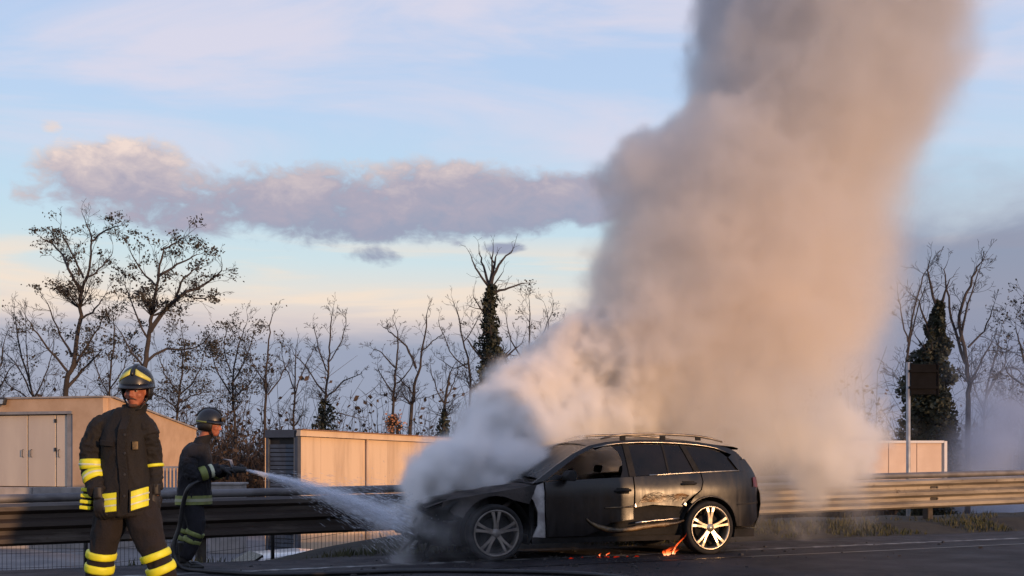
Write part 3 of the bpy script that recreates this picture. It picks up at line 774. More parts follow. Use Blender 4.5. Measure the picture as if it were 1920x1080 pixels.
# right-hand group
T = Tree(51); r = T.r; Y = 40
tk = [root(1756, Y)] + pp([(1756, 800), (1752, 700), (1758, 640), (1762, 575)], Y)
T.skeleton(tk, 0.28, 0.06, True, every=0.6, sub=1.2, maxd=3, start=0.5, nc=(2, 3))
for l, a in (([(1760, 600), (1745, 540), (1740, 500)], 0.06), ([(1758, 640), (1735, 600), (1720, 560)], 0.05)):
    T.skeleton(pp(l, Y, r), a, 0.018, False, every=0.4, sub=0.8, maxd=3, start=0.2, nc=(2, 3))
T.ivy([root(1745, Y)] + pp([(1745, 800), (1744, 700), (1756, 640), (1762, 570)], Y), [1.35, 1.3, 1.1, 0.6, 0.15], 22000, 0.16)
T.finish('ivy_tree', 'ivy-smothered tree right of the smoke behind the dark sign panel', 'tree', root(1756, Y))
bare(1815, 490, 42, 52, 'tall bare tree forking upwards right of the ivy-smothered tree', [([(1815, 690), (1790, 620), (1775, 540), (1770, 500)], 0.09), ([(1800, 640), (1815, 570), (1838, 500)], 0.07), ([(1815, 650), (1845, 620), (1862, 575)], 0.06), ([(1816, 720), (1850, 660), (1860, 640)], 0.06)],
     lean=[(1815, 800), (1816, 720), (1808, 650), (1798, 590), (1825, 520), (1832, 500)], r0=0.11, sub=0.9, every=0.4)
bare(1850, 640, 46, 53, 'bare tree with arching limbs close to the right picture edge', [([(1845, 760), (1870, 700), (1905, 690), (1925, 720)], 0.07), ([(1850, 740), (1880, 690), (1890, 650)], 0.06), ([(1846, 770), (1825, 720), (1822, 680)], 0.05)], lean=[(1846, 830), (1846, 760), (1858, 700), (1872, 650)], sub=1.2, every=0.42)
bare(1925, 610, 40, 54, 'dark leafy tree cut off by the right picture edge', [([(1930, 700), (1912, 650), (1905, 615)], 0.07), ([(1930, 730), (1900, 710), (1885, 690)], 0.06)], lean=[(1935, 830), (1932, 740), (1928, 660), (1925, 600)], sub=1.2, every=0.4, leaves=900)
bare(1790, 620, 50, 55, 'thin bare tree low behind the blue smoke on the right', [([(1895, 780), (1880, 740), (1860, 720)], 0.05)], lean=[(1898, 840), (1894, 780), (1900, 720), (1893, 690)], sub=1.2, every=0.42)
bare(1705, 560, 48, 56, 'bare tree half swallowed by the right flank of the smoke', [([(1700, 660), (1715, 600), (1735, 540)], 0.06), ([(1702, 640), (1690, 590), (1685, 560)], 0.05)], lean=[(1702, 800), (1701, 680), (1710, 600), (1730, 520)], sub=1.1, every=0.45)

# tangled undergrowth and wood edge behind everything
r = random.Random(77); b = MB()
for i in range(10500):
    px = r.uniform(-350, 2300)
    Y = r.uniform(55, 64)
    if 350 < px < 600 and i % 2: Y = r.uniform(52, 58)
    top_ = 820 - 45 * abs(mnoise.noise((px * 0.012, 0, 0))) - (35 if 360 < px < 480 else 0)
    if i % 7 == 0: top_ -= r.uniform(40, 130)
    p = at(px, 850, Y); p.z = YARD
    hgt = (at(px, top_, Y).z - YARD) * r.uniform(0.35, 1.05)
    d = Vector((r.gauss(0, 0.25), r.gauss(0, 0.2), 1)).normalized(); pts = [p]
    for q in range(3):
        d = (d + Vector((r.gauss(0, 0.16), r.gauss(0, 0.16), 0.02))).normalized(); pts.append(pts[-1] + d * hgt / 3)
    b.tube(pts, [0.03, 0.022, 0.016, 0.008], 3, caps=False)
    for q in range(3):
        c = pts[1 + r.randint(0, 2)]; e = c + Vector((r.gauss(0, 0.4), r.gauss(0, 0.3), r.uniform(0.1, 0.6))) * hgt * 0.3
        b.tube([c, e], [0.014, 0.007], 3, caps=False)
    for q in range(4):
        quad(b, pts[r.randint(1, 3)] + Vector((r.gauss(0, 0.2), r.gauss(0, 0.2), r.gauss(0, 0.2))), r.uniform(0.15, 0.34), r)
o = b.build('undergrowth', pmat('brown thicket', lin(62, 52, 46), lin(78, 64, 54), scale=0.5, rough=0.95, world=True)); tag(o, 'brown tangled thicket along the wood edge behind the yard', 'undergrowth', kind='stuff')
# small sunlit bush above the shed roof
T = Tree(88); Y = 46
for i in range(10): T.skeleton([root(745, Y), at(745 + T.r.uniform(-10, 10), 810, Y), at(745 + T.r.uniform(-14, 14), 798, Y)], 0.02, 0.01, False, every=0.4, sub=0.35, maxd=2, start=0.6)
T.leaves(260, 0.10, 0.10)
m_gold = pmat('sunlit orange leaves', lin(150, 100, 70), lin(176, 124, 88), scale=2, rough=0.8)  # orange sunlight on the bush is put into the leaf colour
t = T.finish('sunlit_bush', 'small sunlit russet bush peeping over the middle of the shed roof', 'bush', root(745, Y), None)
for c in t.children:
    if c.name.startswith('leaves'): c.data.materials[0] = m_gold
# ------------------------------------------------------------------ burning estate car
CAR_O = Vector((-0.478, 14.325, 0)); CAR_RZ = math.atan2(0.351, 0.937)
m_paint = bpy.data.materials.new('scorched black paint'); m_paint.use_nodes = True
k = NT(m_paint.node_tree); bs = m_paint.node_tree.nodes['Principled BSDF']
oc = k.n('ShaderNodeTexCoord').outputs['Object']
n1 = k.noise(oc, 2.2, 6, 0.62); n2 = k.noise(oc, 9, 6, 0.65); n3 = k.noise(k.v('MULTIPLY', oc, (1, 1, 0.35)), 3.1, 5, 0.6, 1.2)
cc = k.mix(k.smooth(n1, 0.40, 0.66), lin(8, 7, 8), lin(19, 16, 17))
cc = k.mix(k.m('MULTIPLY', k.smooth(n3, 0.60, 0.76), 0.4), cc, lin(70, 50, 36))
oz = k.sep(oc)
st1 = k.noise(k.v('MULTIPLY', oc, (5.0, 1.0, 0.7)), 2.0, 6, 0.65, 0.8)      # soot and water runs down the doors
cc = k.mix(k.m('MULTIPLY', k.smooth(st1, 0.47, 0.70), 0.65), cc, lin(36, 31, 31))
n4 = k.noise(oc, 26, 5, 0.7)
cc = k.mix(k.m('MULTIPLY', k.smooth(n4, 0.58, 0.70), 0.5), cc, lin(46, 38, 36))
k.put(bs.inputs['Base Color'], k.mix(k.smooth(n2, 0.56, 0.74), cc, lin(12, 11, 11)))
k.put(bs.inputs['Roughness'], k.m('ADD', 0.05, k.m('MULTIPLY', st1, 0.72)))
bs.inputs['Coat Weight'].default_value = 0.35; bs.inputs['Coat Roughness'].default_value = 0.3
bs.inputs['Specular IOR Level'].default_value = 0.35
bn = k.n('ShaderNodeBump'); bn.inputs['Strength'].default_value = 0.25; bn.inputs['Distance'].default_value = 0.01
k.put(bn.inputs['Height'], k.noise(oc, 7, 5, 0.6)); m_paint.node_tree.links.new(bn.outputs[0], bs.inputs['Normal'])
m_burnt = pmat('burnt steel', lin(30, 27, 26), lin(62, 55, 52), scale=4, rough=0.8, bump=0.6, bscale=18, detail=8)
m_black = pmat('soot black', lin(14, 13, 13), lin(30, 28, 28), scale=6, rough=0.9, bump=0.4, bscale=20)
m_ash = pmat('ash-bleached metal', lin(186, 182, 180), lin(140, 134, 132), scale=5, rough=0.85, bump=0.2, bscale=25)
m_glassd = pmat('sooted dark glass', lin(9, 8, 8), lin(24, 20, 19), scale=2.5, rough=0.3, rvar=0.15, spec=0.3)
m_chrome = pmat('bright trim', lin(190, 184, 176), lin(150, 142, 134), scale=8, rough=0.28, metal=0.9)
m_tyre = pmat('tyre rubber', lin(22, 21, 21), lin(36, 34, 34), scale=10, rough=0.9)
m_rim = pmat('alloy rim', lin(206, 196, 180), lin(176, 160, 140), scale=6, rough=0.3, metal=0.75)
m_rimd = pmat('shaded alloy rim', lin(140, 132, 124), lin(100, 92, 86), scale=7, rough=0.5, metal=0.5)  # greyer copy of the alloy rim, shade put into its colour
m_scorch = pmat('scorched molten trim', lin(128, 104, 72), lin(52, 43, 34), scale=7, rough=0.4, bump=0.6, bscale=22, detail=8)
m_scorch_glint = pmat('scorched lacquer with painted gold glint', lin(120, 82, 36), lin(40, 32, 26), scale=5, rough=0.32, bump=0.4, bscale=18, detail=8, lo=0.42, hi=0.6)  # scorch colour that also carries a painted golden reflection
m_railc = pmat('dulled roof rail', lin(150, 140, 130), lin(96, 88, 82), scale=6, rough=0.42, metal=0.5)
m_red = pmat('red lamp', lin(96, 20, 24), lin(52, 14, 16), scale=5, rough=0.3)

def interp(x, tab):
    if x <= tab[0][0]: return tab[0][1]
    for (a, b), (c, d) in zip(tab, tab[1:]):
        if x <= c:
            t = (x - a) / (c - a); return b + (d - b) * t
    return tab[-1][1]
def cinterp(x, tab):
    """smooth interpolation through a table"""
    if x <= tab[0][0]: return tab[0][1]
    if x >= tab[-1][0]: return tab[-1][1]
    for i in range(len(tab) - 1):
        if x <= tab[i + 1][0]:
            x0, y0 = tab[i]; x1, y1 = tab[i + 1]
            m0 = (y1 - tab[i - 1][1]) / (x1 - tab[i - 1][0]) if i > 0 else (y1 - y0) / (x1 - x0)
            m1 = (tab[i + 2][1] - y0) / (tab[i + 2][0] - x0) if i + 2 < len(tab) else (y1 - y0) / (x1 - x0)
            h = x1 - x0; t = (x - x0) / h
            return (2 * t ** 3 - 3 * t * t + 1) * y0 + (t ** 3 - 2 * t * t + t) * h * m0 + (-2 * t ** 3 + 3 * t * t) * y1 + (t ** 3 - t * t) * h * m1
WU = [(-0.85, 0.50), (-0.75, 0.66), (-0.6, 0.76), (-0.3, 0.845), (0.0, 0.872), (0.5, 0.885), (2.0, 0.885), (2.7, 0.88), (3.0, 0.862), (3.3, 0.815), (3.5, 0.745), (3.62, 0.64), (3.70, 0.5)]
WZ = [(0.15, 0.93), (0.24, 0.965), (0.4, 0.992), (0.58, 1.0), (0.70, 0.992), (0.76, 0.998), (0.84, 0.985), (0.94, 0.955), (1.0, 0.93), (1.2, 0.825), (1.36, 0.725), (1.42, 0.66), (1.46, 0.58)]
def halfw(u, z): return cinterp(u, WU) * cinterp(z, WZ)
ROOFZ = [(0.45, 0.90), (0.55, 0.945), (0.8, 1.105), (1.05, 1.25), (1.25, 1.335), (1.5, 1.385), (1.9, 1.412), (2.3, 1.412), (2.7, 1.392), (3.0, 1.355), (3.2, 1.31), (3.32, 1.24), (3.45, 1.12), (3.55, 0.99), (3.60, 0.9)]
HOODZ = [(-0.85, 0.58), (-0.75, 0.66), (-0.5, 0.74), (-0.2, 0.79), (0.1, 0.83), (0.4, 0.875), (0.6, 0.93)]

def panel_mesh(poly, inset=0.0, side=-1, grid=0.09, thick=0.03, dent=None):
    """poly: outline in (u, z); laid on the body side surface and given thickness"""
    bm = bmesh.new()
    vs = [bm.verts.new((u, 0, z)) for u, z in poly]
    bm.faces.new(vs)
    us = [p[0] for p in poly]; zs = [p[1] for p in poly]
    u = min(us) + grid
    while u < max(us):
        bmesh.ops.bisect_plane(bm, geom=bm.verts[:] + bm.edges[:] + bm.faces[:], plane_co=(u, 0, 0), plane_no=(1, 0, 0)); u += grid
    z = min(zs) + grid
    while z < max(zs):
        bmesh.ops.bisect_plane(bm, geom=bm.verts[:] + bm.edges[:] + bm.faces[:], plane_co=(0, 0, z), plane_no=(0, 0, 1)); z += grid
    for v in bm.verts:
        d = dent(v.co.x, v.co.z) if dent else 0.0
        v.co.y = side * (halfw(v.co.x, v.co.z) - inset - d)
    bmesh.ops.recalc_face_normals(bm, faces=bm.faces)
    for f in bm.faces:
        pass
    out_ = [f for f in bm.faces if f.normal.y * side < 0]
    bmesh.ops.reverse_faces(bm, faces=out_)
    ret = bmesh.ops.extrude_face_region(bm, geom=bm.faces[:])
    nv_ = [e for e in ret['geom'] if isinstance(e, bmesh.types.BMVert)]
    for v in nv_: v.co.y -= side * thick
    # the extruded copy faces outward too: turn everything consistently
    bmesh.ops.recalc_face_normals(bm, faces=bm.faces)
    me = bpy.data.meshes.new('panel'); bm.to_mesh(me); bm.free()
    me.polygons.foreach_set('use_smooth', [True] * len(me.polygons)); me.set_sharp_from_angle(angle=R(32))
    return me
def arc(cu, cz, r, a0, a1, n=14):
    return [(cu + r * math.cos(R(a0 + (a1 - a0) * i / n)), cz + r * math.sin(R(a0 + (a1 - a0) * i / n))) for i in range(n + 1)]

car = thing('burnt_car', 'burnt black estate car smoking at its front beside the barrier', 'car', CAR_O, CAR_RZ)
def part(name, poly, m, parent=car, inset=0.0, side=-1, thick=0.03, grid=0.09, dent=None):
    o = link(name, panel_mesh(poly, inset, side, grid, thick, dent), m, parent)
    return o
def crumple(u, z):
    return 0.012 * mnoise.noise((u * 2.6, z * 3.2, 1.0)) + 0.005 * mnoise.noise((u * 9, z * 9, 4.0)) + 0.02 * sstep(u, 1.0, 1.9) * sstep(z, 0.75, 0.45) * mnoise.noise((u * 7, z * 8, 6.0))
RZW = 0.33
GAP = 0.006
for side in (-1, 1):
    dn = crumple if side == -1 else None
    # front door, rear door, front wing, rear quarter
    fd = [(0.63, 0.27), (1.10, 0.27), (1.30, 0.33), (1.44, 0.42), (1.735, 0.46), (1.75, 0.965), (1.2, 0.945), (0.60, 0.915), (0.605, 0.6)] if side == -1 else [(0.63, 0.25), (1.73, 0.25), (1.75, 0.965), (0.60, 0.915)]
    part('front_door', fd, m_paint, side=side, dent=dn)
    rd = [(1.765, 0.60), (2.0, 0.63), (2.22, 0.615), (2.40, 0.60), (2.46, 0.66), (2.56, 0.735), (2.66, 0.80), (2.70, 0.90), (2.69, 1.008), (1.765, 0.967)] if side == -1 else [(1.76, 0.25), (2.36, 0.25), (2.40, 0.45), (2.5, 0.62), (2.66, 0.80), (2.69, 1.008), (1.765, 0.967)]
    part('rear_door', rd, m_paint, side=side, dent=dn)
    if side == -1:
        # front wing burnt through: liner left black, bleached strip beside the door
        part('front_wing', [(-0.62, 0.60)] + arc(0, RZW, 0.43, 155, 62, 10) + [(0.40, 0.66), (0.46, 0.80), (0.50, 0.885), (0.1, 0.82), (-0.2, 0.78), (-0.6, 0.70)], m_burnt, side=side, inset=0.015, dent=lambda u, z: crumple(u, z) * 1.5)
        ws_ = part('wing_remnant', [(0.46, 0.27), (0.62, 0.26), (0.596, 0.6), (0.592, 0.905), (0.505, 0.875), (0.42, 0.82), (0.36, 0.79), (0.46, 0.70), (0.52, 0.56), (0.52, 0.40)], m_ash, side=side, inset=0.03, dent=crumple)
        ws_['label'] = 'ash-white remnant of the front wing'
    else:
        part('front_wing', [(-0.62, 0.45)] + arc(0, RZW, 0.40, 160, 12, 12) + [(0.40, 0.27), (0.62, 0.26), (0.592, 0.905), (0.1, 0.82), (-0.6, 0.70)], m_burnt, side=side, inset=0.01)
    part('rear_quarter', arc(2.80, RZW, 0.385, 150, 5, 16)[::-1][:0] + [(3.20, 0.34), (3.42, 0.33), (3.62, 0.42), (3.665, 0.60), (3.655, 0.76), (3.61, 0.90), (3.57, 0.985), (3.30, 1.03), (2.705, 1.012), (2.715, 0.90), (2.68, 0.80), (2.58, 0.72), (2.52, 0.645)] + arc(2.80, RZW, 0.385, 128, 2, 16), m_paint, side=side, dent=(lambda u, z: 0.3 * crumple(u, z)) if side == -1 else None)
    part('sill', [(0.46, 0.19), (2.40, 0.19), (2.42, 0.245), (0.44, 0.262)], m_black, side=side, inset=0.03)
    # pillars and roof edge
    part('a_pillar', [(0.45, 0.90), (0.60, 0.928), (0.86, 1.09), (1.10, 1.235), (1.30, 1.315), (1.26, 1.345), (1.02, 1.245), (0.78, 1.11)], m_paint, side=side, thick=0.06)
    part('cant_rail', [(1.26, 1.345), (1.31, 1.318), (1.55, 1.362), (1.9, 1.385), (2.3, 1.385), (2.7, 1.362), (3.0, 1.318), (3.22, 1.235), (3.33, 1.17), (3.38, 1.19), (3.30, 1.27), (3.2, 1.317), (3.0, 1.36), (2.7, 1.397), (2.3, 1.417), (1.9, 1.417), (1.5, 1.39)], m_paint, side=side, thick=0.05)
    if side == -1: part('b_pillar', [(1.715, 0.967), (1.80, 0.97), (1.785, 1.378), (1.71, 1.374)], m_black, side=side, inset=0.006)
    if side == -1: part('c_pillar', [(2.62, 1.008), (2.70, 1.012), (2.56, 1.37), (2.49, 1.377)], m_black, side=side, inset=0.006)
    part('d_pillar', [(3.28, 1.03), (3.57, 0.987), (3.50, 1.08), (3.42, 1.18), (3.335, 1.168), (3.22, 1.235), (3.16, 1.20)], m_paint, side=side, thick=0.05)
    # glazing
    if side == -1: part('rear_door_glass', [(1.80, 0.975), (2.245, 0.992), (2.245, 1.384), (1.785, 1.378)], m_glassd, side=side, inset=0.02, thick=0.006)
    if side == -1: part('quarter_light', [(2.265, 0.994), (2.615, 1.008), (2.49, 1.374), (2.265, 1.384)], m_glassd, side=side, inset=0.02, thick=0.006)
    if side == -1: part('division_bar', [(2.243, 0.992), (2.267, 0.993), (2.267, 1.386), (2.243, 1.386)], m_black, side=side, inset=0.01)
    part('cargo_glass', [(2.71, 1.013), (3.27, 1.028), (3.155, 1.20), (3.0, 1.315), (2.72, 1.360), (2.57, 1.368)], m_glassd, side=side, inset=0.02, thick=0.006)
    if side == -1:
        # broken front window: jagged shards along the rear and top
        part('glass_shard', [(1.60, 0.962), (1.712, 0.966), (1.705, 1.372), (1.30, 1.312), (1.33, 1.29), (1.45, 1.325), (1.56, 1.335), (1.63, 1.27), (1.66, 1.15), (1.64, 1.04)], m_glassd, side=side, inset=0.02, thick=0.006)
        part('glass_shard', [(0.62, 0.925), (0.80, 0.935), (0.84, 0.99), (0.74, 1.0)], m_glassd, side=side, inset=0.02, thick=0.006)
    # bright trim along the waistline and window tops
    def strip(pts, r_, m, name):
        mb = MB(); mb.tube([(u, side * (halfw(u, z) + 0.004), z) for u, z in pts], r_, 6); return mb.build(name, m, car, smooth=True)
    strip([(1.98 + i * 0.13, cinterp(1.98 + i * 0.13, [(1.9, 0.98), (2.7, 1.016), (3.3, 1.032), (3.6, 1.02)])) for i in range(11)], 0.008, m_chrome, 'waist_trim')
    strip([(1.32 + i * 0.14, cinterp(1.32 + i * 0.14, [(1.3, 1.314), (1.55, 1.36), (1.9, 1.383), (2.3, 1.383), (2.7, 1.36), (3.0, 1.316), (3.2, 1.24)])) for i in range(14)], 0.006, m_chrome, 'window_trim')
    # roof rail on feet
    mb = MB(); mb.tube([(1.45 + i * 0.17, side * 0.56, cinterp(1.45 + i * 0.17, [(1.45, 1.425), (1.6, 1.465), (2.2, 1.49), (2.8, 1.465), (3.05, 1.425), (3.2, 1.38)])) for i in range(11)], [0.010] + [0.016] * 9 + [0.010], 8)
    rl = mb.build('roof_rail', m_railc, car, smooth=True)
    for u in (1.75, 2.3, 2.8):
        mb = MB(); mb.box((u, side * 0.56, 1.44), (0.07, 0.025, 0.06)); mb.build('rail_foot', m_black, rl)
    # mirror
    mb = MB(); mb.rings([[(0.86 + 0.0 + a * 0.05, side * (0.90 + q), 0.985 + b_) for a, b_ in ((-1, -0.05), (0.8, -0.06), (1.2, 0.0), (0.8, 0.065), (-0.6, 0.06), (-1.5, 0.0))] for q in (0.0, 0.06, 0.14, 0.18)])
    mi = mb.build('mirror', m_black, car, smooth=True, bevel=0.01)
    mb = MB(); mb.bar((0.86, side * 0.80, 0.945), (0.87, side * 0.93, 0.965), 0.06, 0.04); mb.build('mirror_arm', m_black, mi)
    # door handles
    for (u, z), nm in (((1.60, 0.80), 'front'), ((2.50, 0.875), 'rear')):
        mb = MB(); mb.tube([(u - 0.11, side * (halfw(u, z) - 0.01), z - 0.005), (u - 0.08, side * (halfw(u, z) + 0.03), z), (u + 0.08, side * (halfw(u, z) + 0.03), z + 0.006), (u + 0.11, side * (halfw(u, z) - 0.01), z + 0.006)], 0.016, 6)
        mb.build('door_handle', m_black, car, smooth=True)
        mb = MB(); mb.box((u, side * (halfw(u, z) - 0.0), z), (0.16, 0.012, 0.07)); mb.build('handle_recess', m_black, car)
    # tail lamp wrapping the corner
    part('tail_lamp', [(3.49, 0.83), (3.645, 0.81), (3.625, 0.89), (3.59, 0.955), (3.50, 0.945)], m_red, side=side, inset=-0.012, thick=0.03)
    part('bumper_crease', [(3.20, 0.60), (3.66, 0.62), (3.655, 0.64), (3.20, 0.618)], m_black, side=side, inset=-0.006, thick=0.02)
    # wheel-arch lip
    for cu in ((2.80,) if side == -1 else (0.0, 2.80)):
        mb = MB(); mb.tube([(u, side * (halfw(u, z) + 0.006), z) for u, z in arc(cu, RZW, 0.388, 150, 2, 18)], 0.011, 6); mb.build('arch_lip', m_paint, car, smooth=True)
    # wheel house
    for cu, rr in ((0.0, 0.43), (2.80, 0.385)):
        mb = MB(); ring = arc(cu, RZW, rr, 200, -20, 20)
        vs = [(u, side * 0.855 * min(1, halfw(max(-0.4, min(3.2, u)), 0.5) / 0.875), z) for u, z in ring] + [(u, side * 0.5, z) for u, z in ring]; n = len(ring)
        mb.add(vs, [(i, i + 1, i + 1 + n, i + n) for i in range(n - 1)] + [tuple(range(n, 2 * n))]); mb.build('wheel_house', m_black, car, smooth=False)

# charred hollow behind the burnt lower doors
part('door_cavity', [(1.05, 0.26), (2.40, 0.26), (2.52, 0.66), (2.4, 0.70), (1.2, 0.60)], m_black, inset=0.085, thick=0.02, dent=lambda u, z: 2 * crumple(u, z))
pa = part('scorch_glint_patch', [(1.80, 0.645), (1.95, 0.665), (2.12, 0.65), (2.3, 0.66), (2.42, 0.665), (2.5, 0.735), (2.40, 0.765), (2.2, 0.745), (2.05, 0.79), (1.9, 0.755)], m_scorch_glint, inset=-0.006, thick=0.012, grid=0.05, dent=crumple)  # golden sun reflection painted as patch colour, over scorched lacquer
pa['label'] = 'scorch patch with a painted golden reflection on the rear door'
def ribbon(name, pts, hs, m, offs=0.0, th=0.012):
    mb = MB(); rings = []
    for (u, z), h in zip(pts, hs):
        y = -(halfw(u, z) + offs + 0.02 * mnoise.noise((u * 6, z, 2)))
        rings.append([(u, y, z - h), (u, y - th, z - h * 0.3), (u, y - th, z + h * 0.3), (u, y, z + h), (u, y + th, z)])
    mb.rings(rings); return mb.build(name, m, car, smooth=True)
ribbon('hanging_trim', [(1.12, 0.47), (1.18, 0.42), (1.28, 0.375), (1.40, 0.34), (1.55, 0.325), (1.72, 0.34), (1.85, 0.36), (2.0, 0.375), (2.15, 0.385), (2.32, 0.40), (2.42, 0.43)], [0.012, 0.02, 0.03, 0.034, 0.032, 0.03, 0.034, 0.026, 0.032, 0.022, 0.01], m_scorch, 0.015)
ribbon('peeling_strip', [(1.76, 0.412), (1.85, 0.425), (1.95, 0.432), (2.06, 0.44), (2.16, 0.444), (2.26, 0.452), (2.36, 0.458)], [0.012, 0.016, 0.01, 0.017, 0.01, 0.018, 0.01], m_chrome, 0.012)
ribbon('peeling_strip', [(1.36, 0.60), (1.48, 0.602), (1.60, 0.604), (1.70, 0.61), (1.76, 0.62)], [0.006, 0.01, 0.008, 0.012, 0.012], m_scorch, 0.012)
mb = MB(); mb.box((2.435, -0.89, 0.63), (0.06, 0.03, 0.045), Matrix.Rotation(R(25), 3, 'Y'), taper=0.6); mb.build('melted_lump', m_chrome, car, bevel=0.008)
mb = MB(); mb.box((1.755, -0.90, 0.625), (0.03, 0.03, 0.05), taper=0.5); mb.build('melted_lump', m_chrome, car, bevel=0.006)

# roof, windscreen, bonnet, tail: sheets across the car between the two sides
def across(us, zf, crown, name, m, yf, n=16, wob=0.0, parent=car, thick=True):
    mb = MB(); rings = []
    for u in us:
        z = zf(u); w_ = yf(u, z); row = []
        for j in range(n + 1):
            q = -1 + 2 * j / n
            zz = z + crown * (1 - abs(q) ** 2.2) + (wob * mnoise.noise((u * 3.5, q * 2.5, 3.3)) if wob else 0)
            row.append((u, q * w_, zz))
        rings.append(row)
    mb.rings(rings, caps=False, closed=False)
    if thick:
        mb.rings([[(p[0], p[1], p[2] - 0.025) for p in r_] for r_ in rings], caps=False, closed=False)
    return mb.build(name, m, parent, smooth=True)
lin_ = lambda a, b, n: [a + (b - a) * i / n for i in range(n + 1)]
across(lin_(1.25, 3.2, 20), lambda u: cinterp(u, ROOFZ) - 0.004, 0.045, 'roof', m_paint, lambda u, z: halfw(u, z))
across(lin_(0.56, 1.24, 8), lambda u: cinterp(u, ROOFZ), 0.03, 'windscreen', m_glassd, lambda u, z: halfw(u, z) - 0.03)
across(lin_(-0.78, 0.52, 16), lambda u: cinterp(u, HOODZ) - 0.02, 0.05, 'bonnet', m_burnt, lambda u, z: halfw(u, z) - 0.03, n=20, wob=0.05)
across(lin_(0.44, 0.60, 2), lambda u: 0.895, 0.02, 'scuttle', m_black, lambda u, z: halfw(u, z) - 0.05)
# rear face
TAIL = [(3.20, 1.315), (3.36, 1.24), (3.48, 1.10), (3.57, 0.98), (3.63, 0.88), (3.68, 0.74), (3.69, 0.60), (3.66, 0.44), (3.60, 0.33)]
def tail(lo, hi, name, m):
    mb = MB(); rings = []
    for u, z in TAIL[lo:hi]:
        w_ = halfw(min(u, 3.62), z) * 0.995
        rings.append([(u + 0.06 * (1 - abs(q) ** 2.5) - 0.02 * abs(q) ** 4, q * w_, z) for q in [-1 + j / 8 for j in range(17)]])
    mb.rings(rings, caps=False, closed=False); return mb.build(name, m, car, smooth=True)
tail(0, 4, 'rear_window', m_glassd); tail(3, 7, 'tailgate', m_paint); tail(6, 9, 'rear_bumper', m_paint)
mb = MB(); rings = [[(u, q * 0.60, z + 0.03 * (1 - q * q)) for q in [-1 + j / 5 for j in range(11)]] for u, z in ((3.12, 1.345), (3.28, 1.335), (3.36, 1.315), (3.35, 1.295), (3.15, 1.30))]
mb.rings(rings, caps=False, closed=False); mb.build('spoiler', m_paint, car, smooth=True)
# shell under the sheets
mb = MB(); mb.box((1.9, 0, 0.25), (3.2, 1.5, 0.10)); mb.build('floor_pan', m_black, car)
mb = MB(); mb.box((3.15, 0, 0.62), (0.85, 1.30, 0.62)); mb.build('boot_box', m_black, car)
mb = MB(); mb.box((0.47, 0, 0.56), (0.06, 1.52, 0.62)); mb.build('bulkhead', m_black, car)
# interior remains
for sy in (-0.38, 0.38):
    mb = MB(); mb.box((1.50, sy, 0.55), (0.5, 0.48, 0.14)); st_ = mb.build('seat', m_black, car, bevel=0.04)
    mb = MB(); mb.box((1.78, sy, 0.78), (0.10, 0.44, 0.40), Matrix.Rotation(R(14), 3, 'Y')); mb.build('seat_back', m_black, st_, bevel=0.04)
    mb = MB(); mb.box((1.85, sy, 1.05), (0.05, 0.20, 0.10), Matrix.Rotation(R(14), 3, 'Y')); mb.build('headrest', m_black, st_, bevel=0.03)
mb = MB(); mb.box((2.60, 0, 0.72), (0.16, 1.3, 0.5), Matrix.Rotation(R(12), 3, 'Y')); mb.build('rear_bench', m_black, car, bevel=0.04)
mb = MB(); mb.box((0.80, 0, 0.80), (0.34, 1.40, 0.2)); mb.build('dashboard', m_black, car, bevel=0.05)
mb = MB()
ring = [Vector((1.08 + 0.06 * math.sin(a), -0.38 + 0.18 * math.cos(a), 0.88 + 0.17 * math.sin(a))) for a in [2 * math.pi * j / 20 for j in range(21)]]
mb.tube(ring, 0.015, 6, caps=False); mb.tube([(0.85, -0.38, 0.82), (1.08, -0.38, 0.88)], 0.03, 6); mb.bar((1.08, -0.55, 0.88), (1.08, -0.21, 0.88), 0.03, 0.02); mb.build('steering_wheel', m_black, car, smooth=True)

# burnt-out front end: engine block, radiator frame, collapsed bumper skin
r = random.Random(3)
mb = MB(); mb.box((-0.05, 0, 0.50), (0.7, 0.9, 0.38)); mb.build('engine', m_black, car, bevel=0.05)
mb = MB()
for z in (0.42, 0.66): mb.tube([(-0.56, -0.68, z - 0.02), (-0.70, -0.3, z), (-0.72, 0.3, z), (-0.56, 0.68, z - 0.02)], 0.035, 6)
for y in (-0.62, -0.2, 0.2, 0.62): mb.bar((-0.66 + 0.1 * abs(y), y, 0.30), (-0.66 + 0.1 * abs(y), y, 0.68), 0.05, 0.04)
mb.build('radiator_frame', m_burnt, car)
mb = MB()
for i in range(60):
    y = -0.56 + i * 0.019; mb.bar((-0.62, y, 0.32), (-0.62, y, 0.64), 0.006, 0.03)
mb.build('radiator_fins', m_black, car)
def skin(name, u0, z0, z1, amp, seed, y0=-0.80, y1=0.80, m=m_black):
    mb = MB(); rings = []
    for j in range(25):
        y = y0 + (y1 - y0) * j / 24; cu = u0 + 0.32 * abs(y / 0.82) ** 3
        row = []
        for q in range(9):
            z = z0 + (z1 - z0) * q / 8
            f = mnoise.noise((y * 4, z * 7, seed)); f2 = mnoise.noise((y * 11, z * 13, seed + 5))
            row.append((cu - 0.10 * math.sin(math.pi * q / 8) + amp * f + amp * 0.5 * f2, y + amp * 0.4 * f2, z + amp * f2 + (0.05 * f if q in (0, 8) else 0)))
        rings.append(row)
    mb.rings(rings, caps=False, closed=False); mb.rings([[(p[0] + 0.03, p[1], p[2]) for p in r_] for r_ in rings], caps=False, closed=False)
    return mb.build(name, m, car, smooth=True)
skin('bumper_skin', -0.78, 0.20, 0.50, 0.07, 1.0)
skin('grille_panel', -0.76, 0.50, 0.70, 0.05, 9.0)
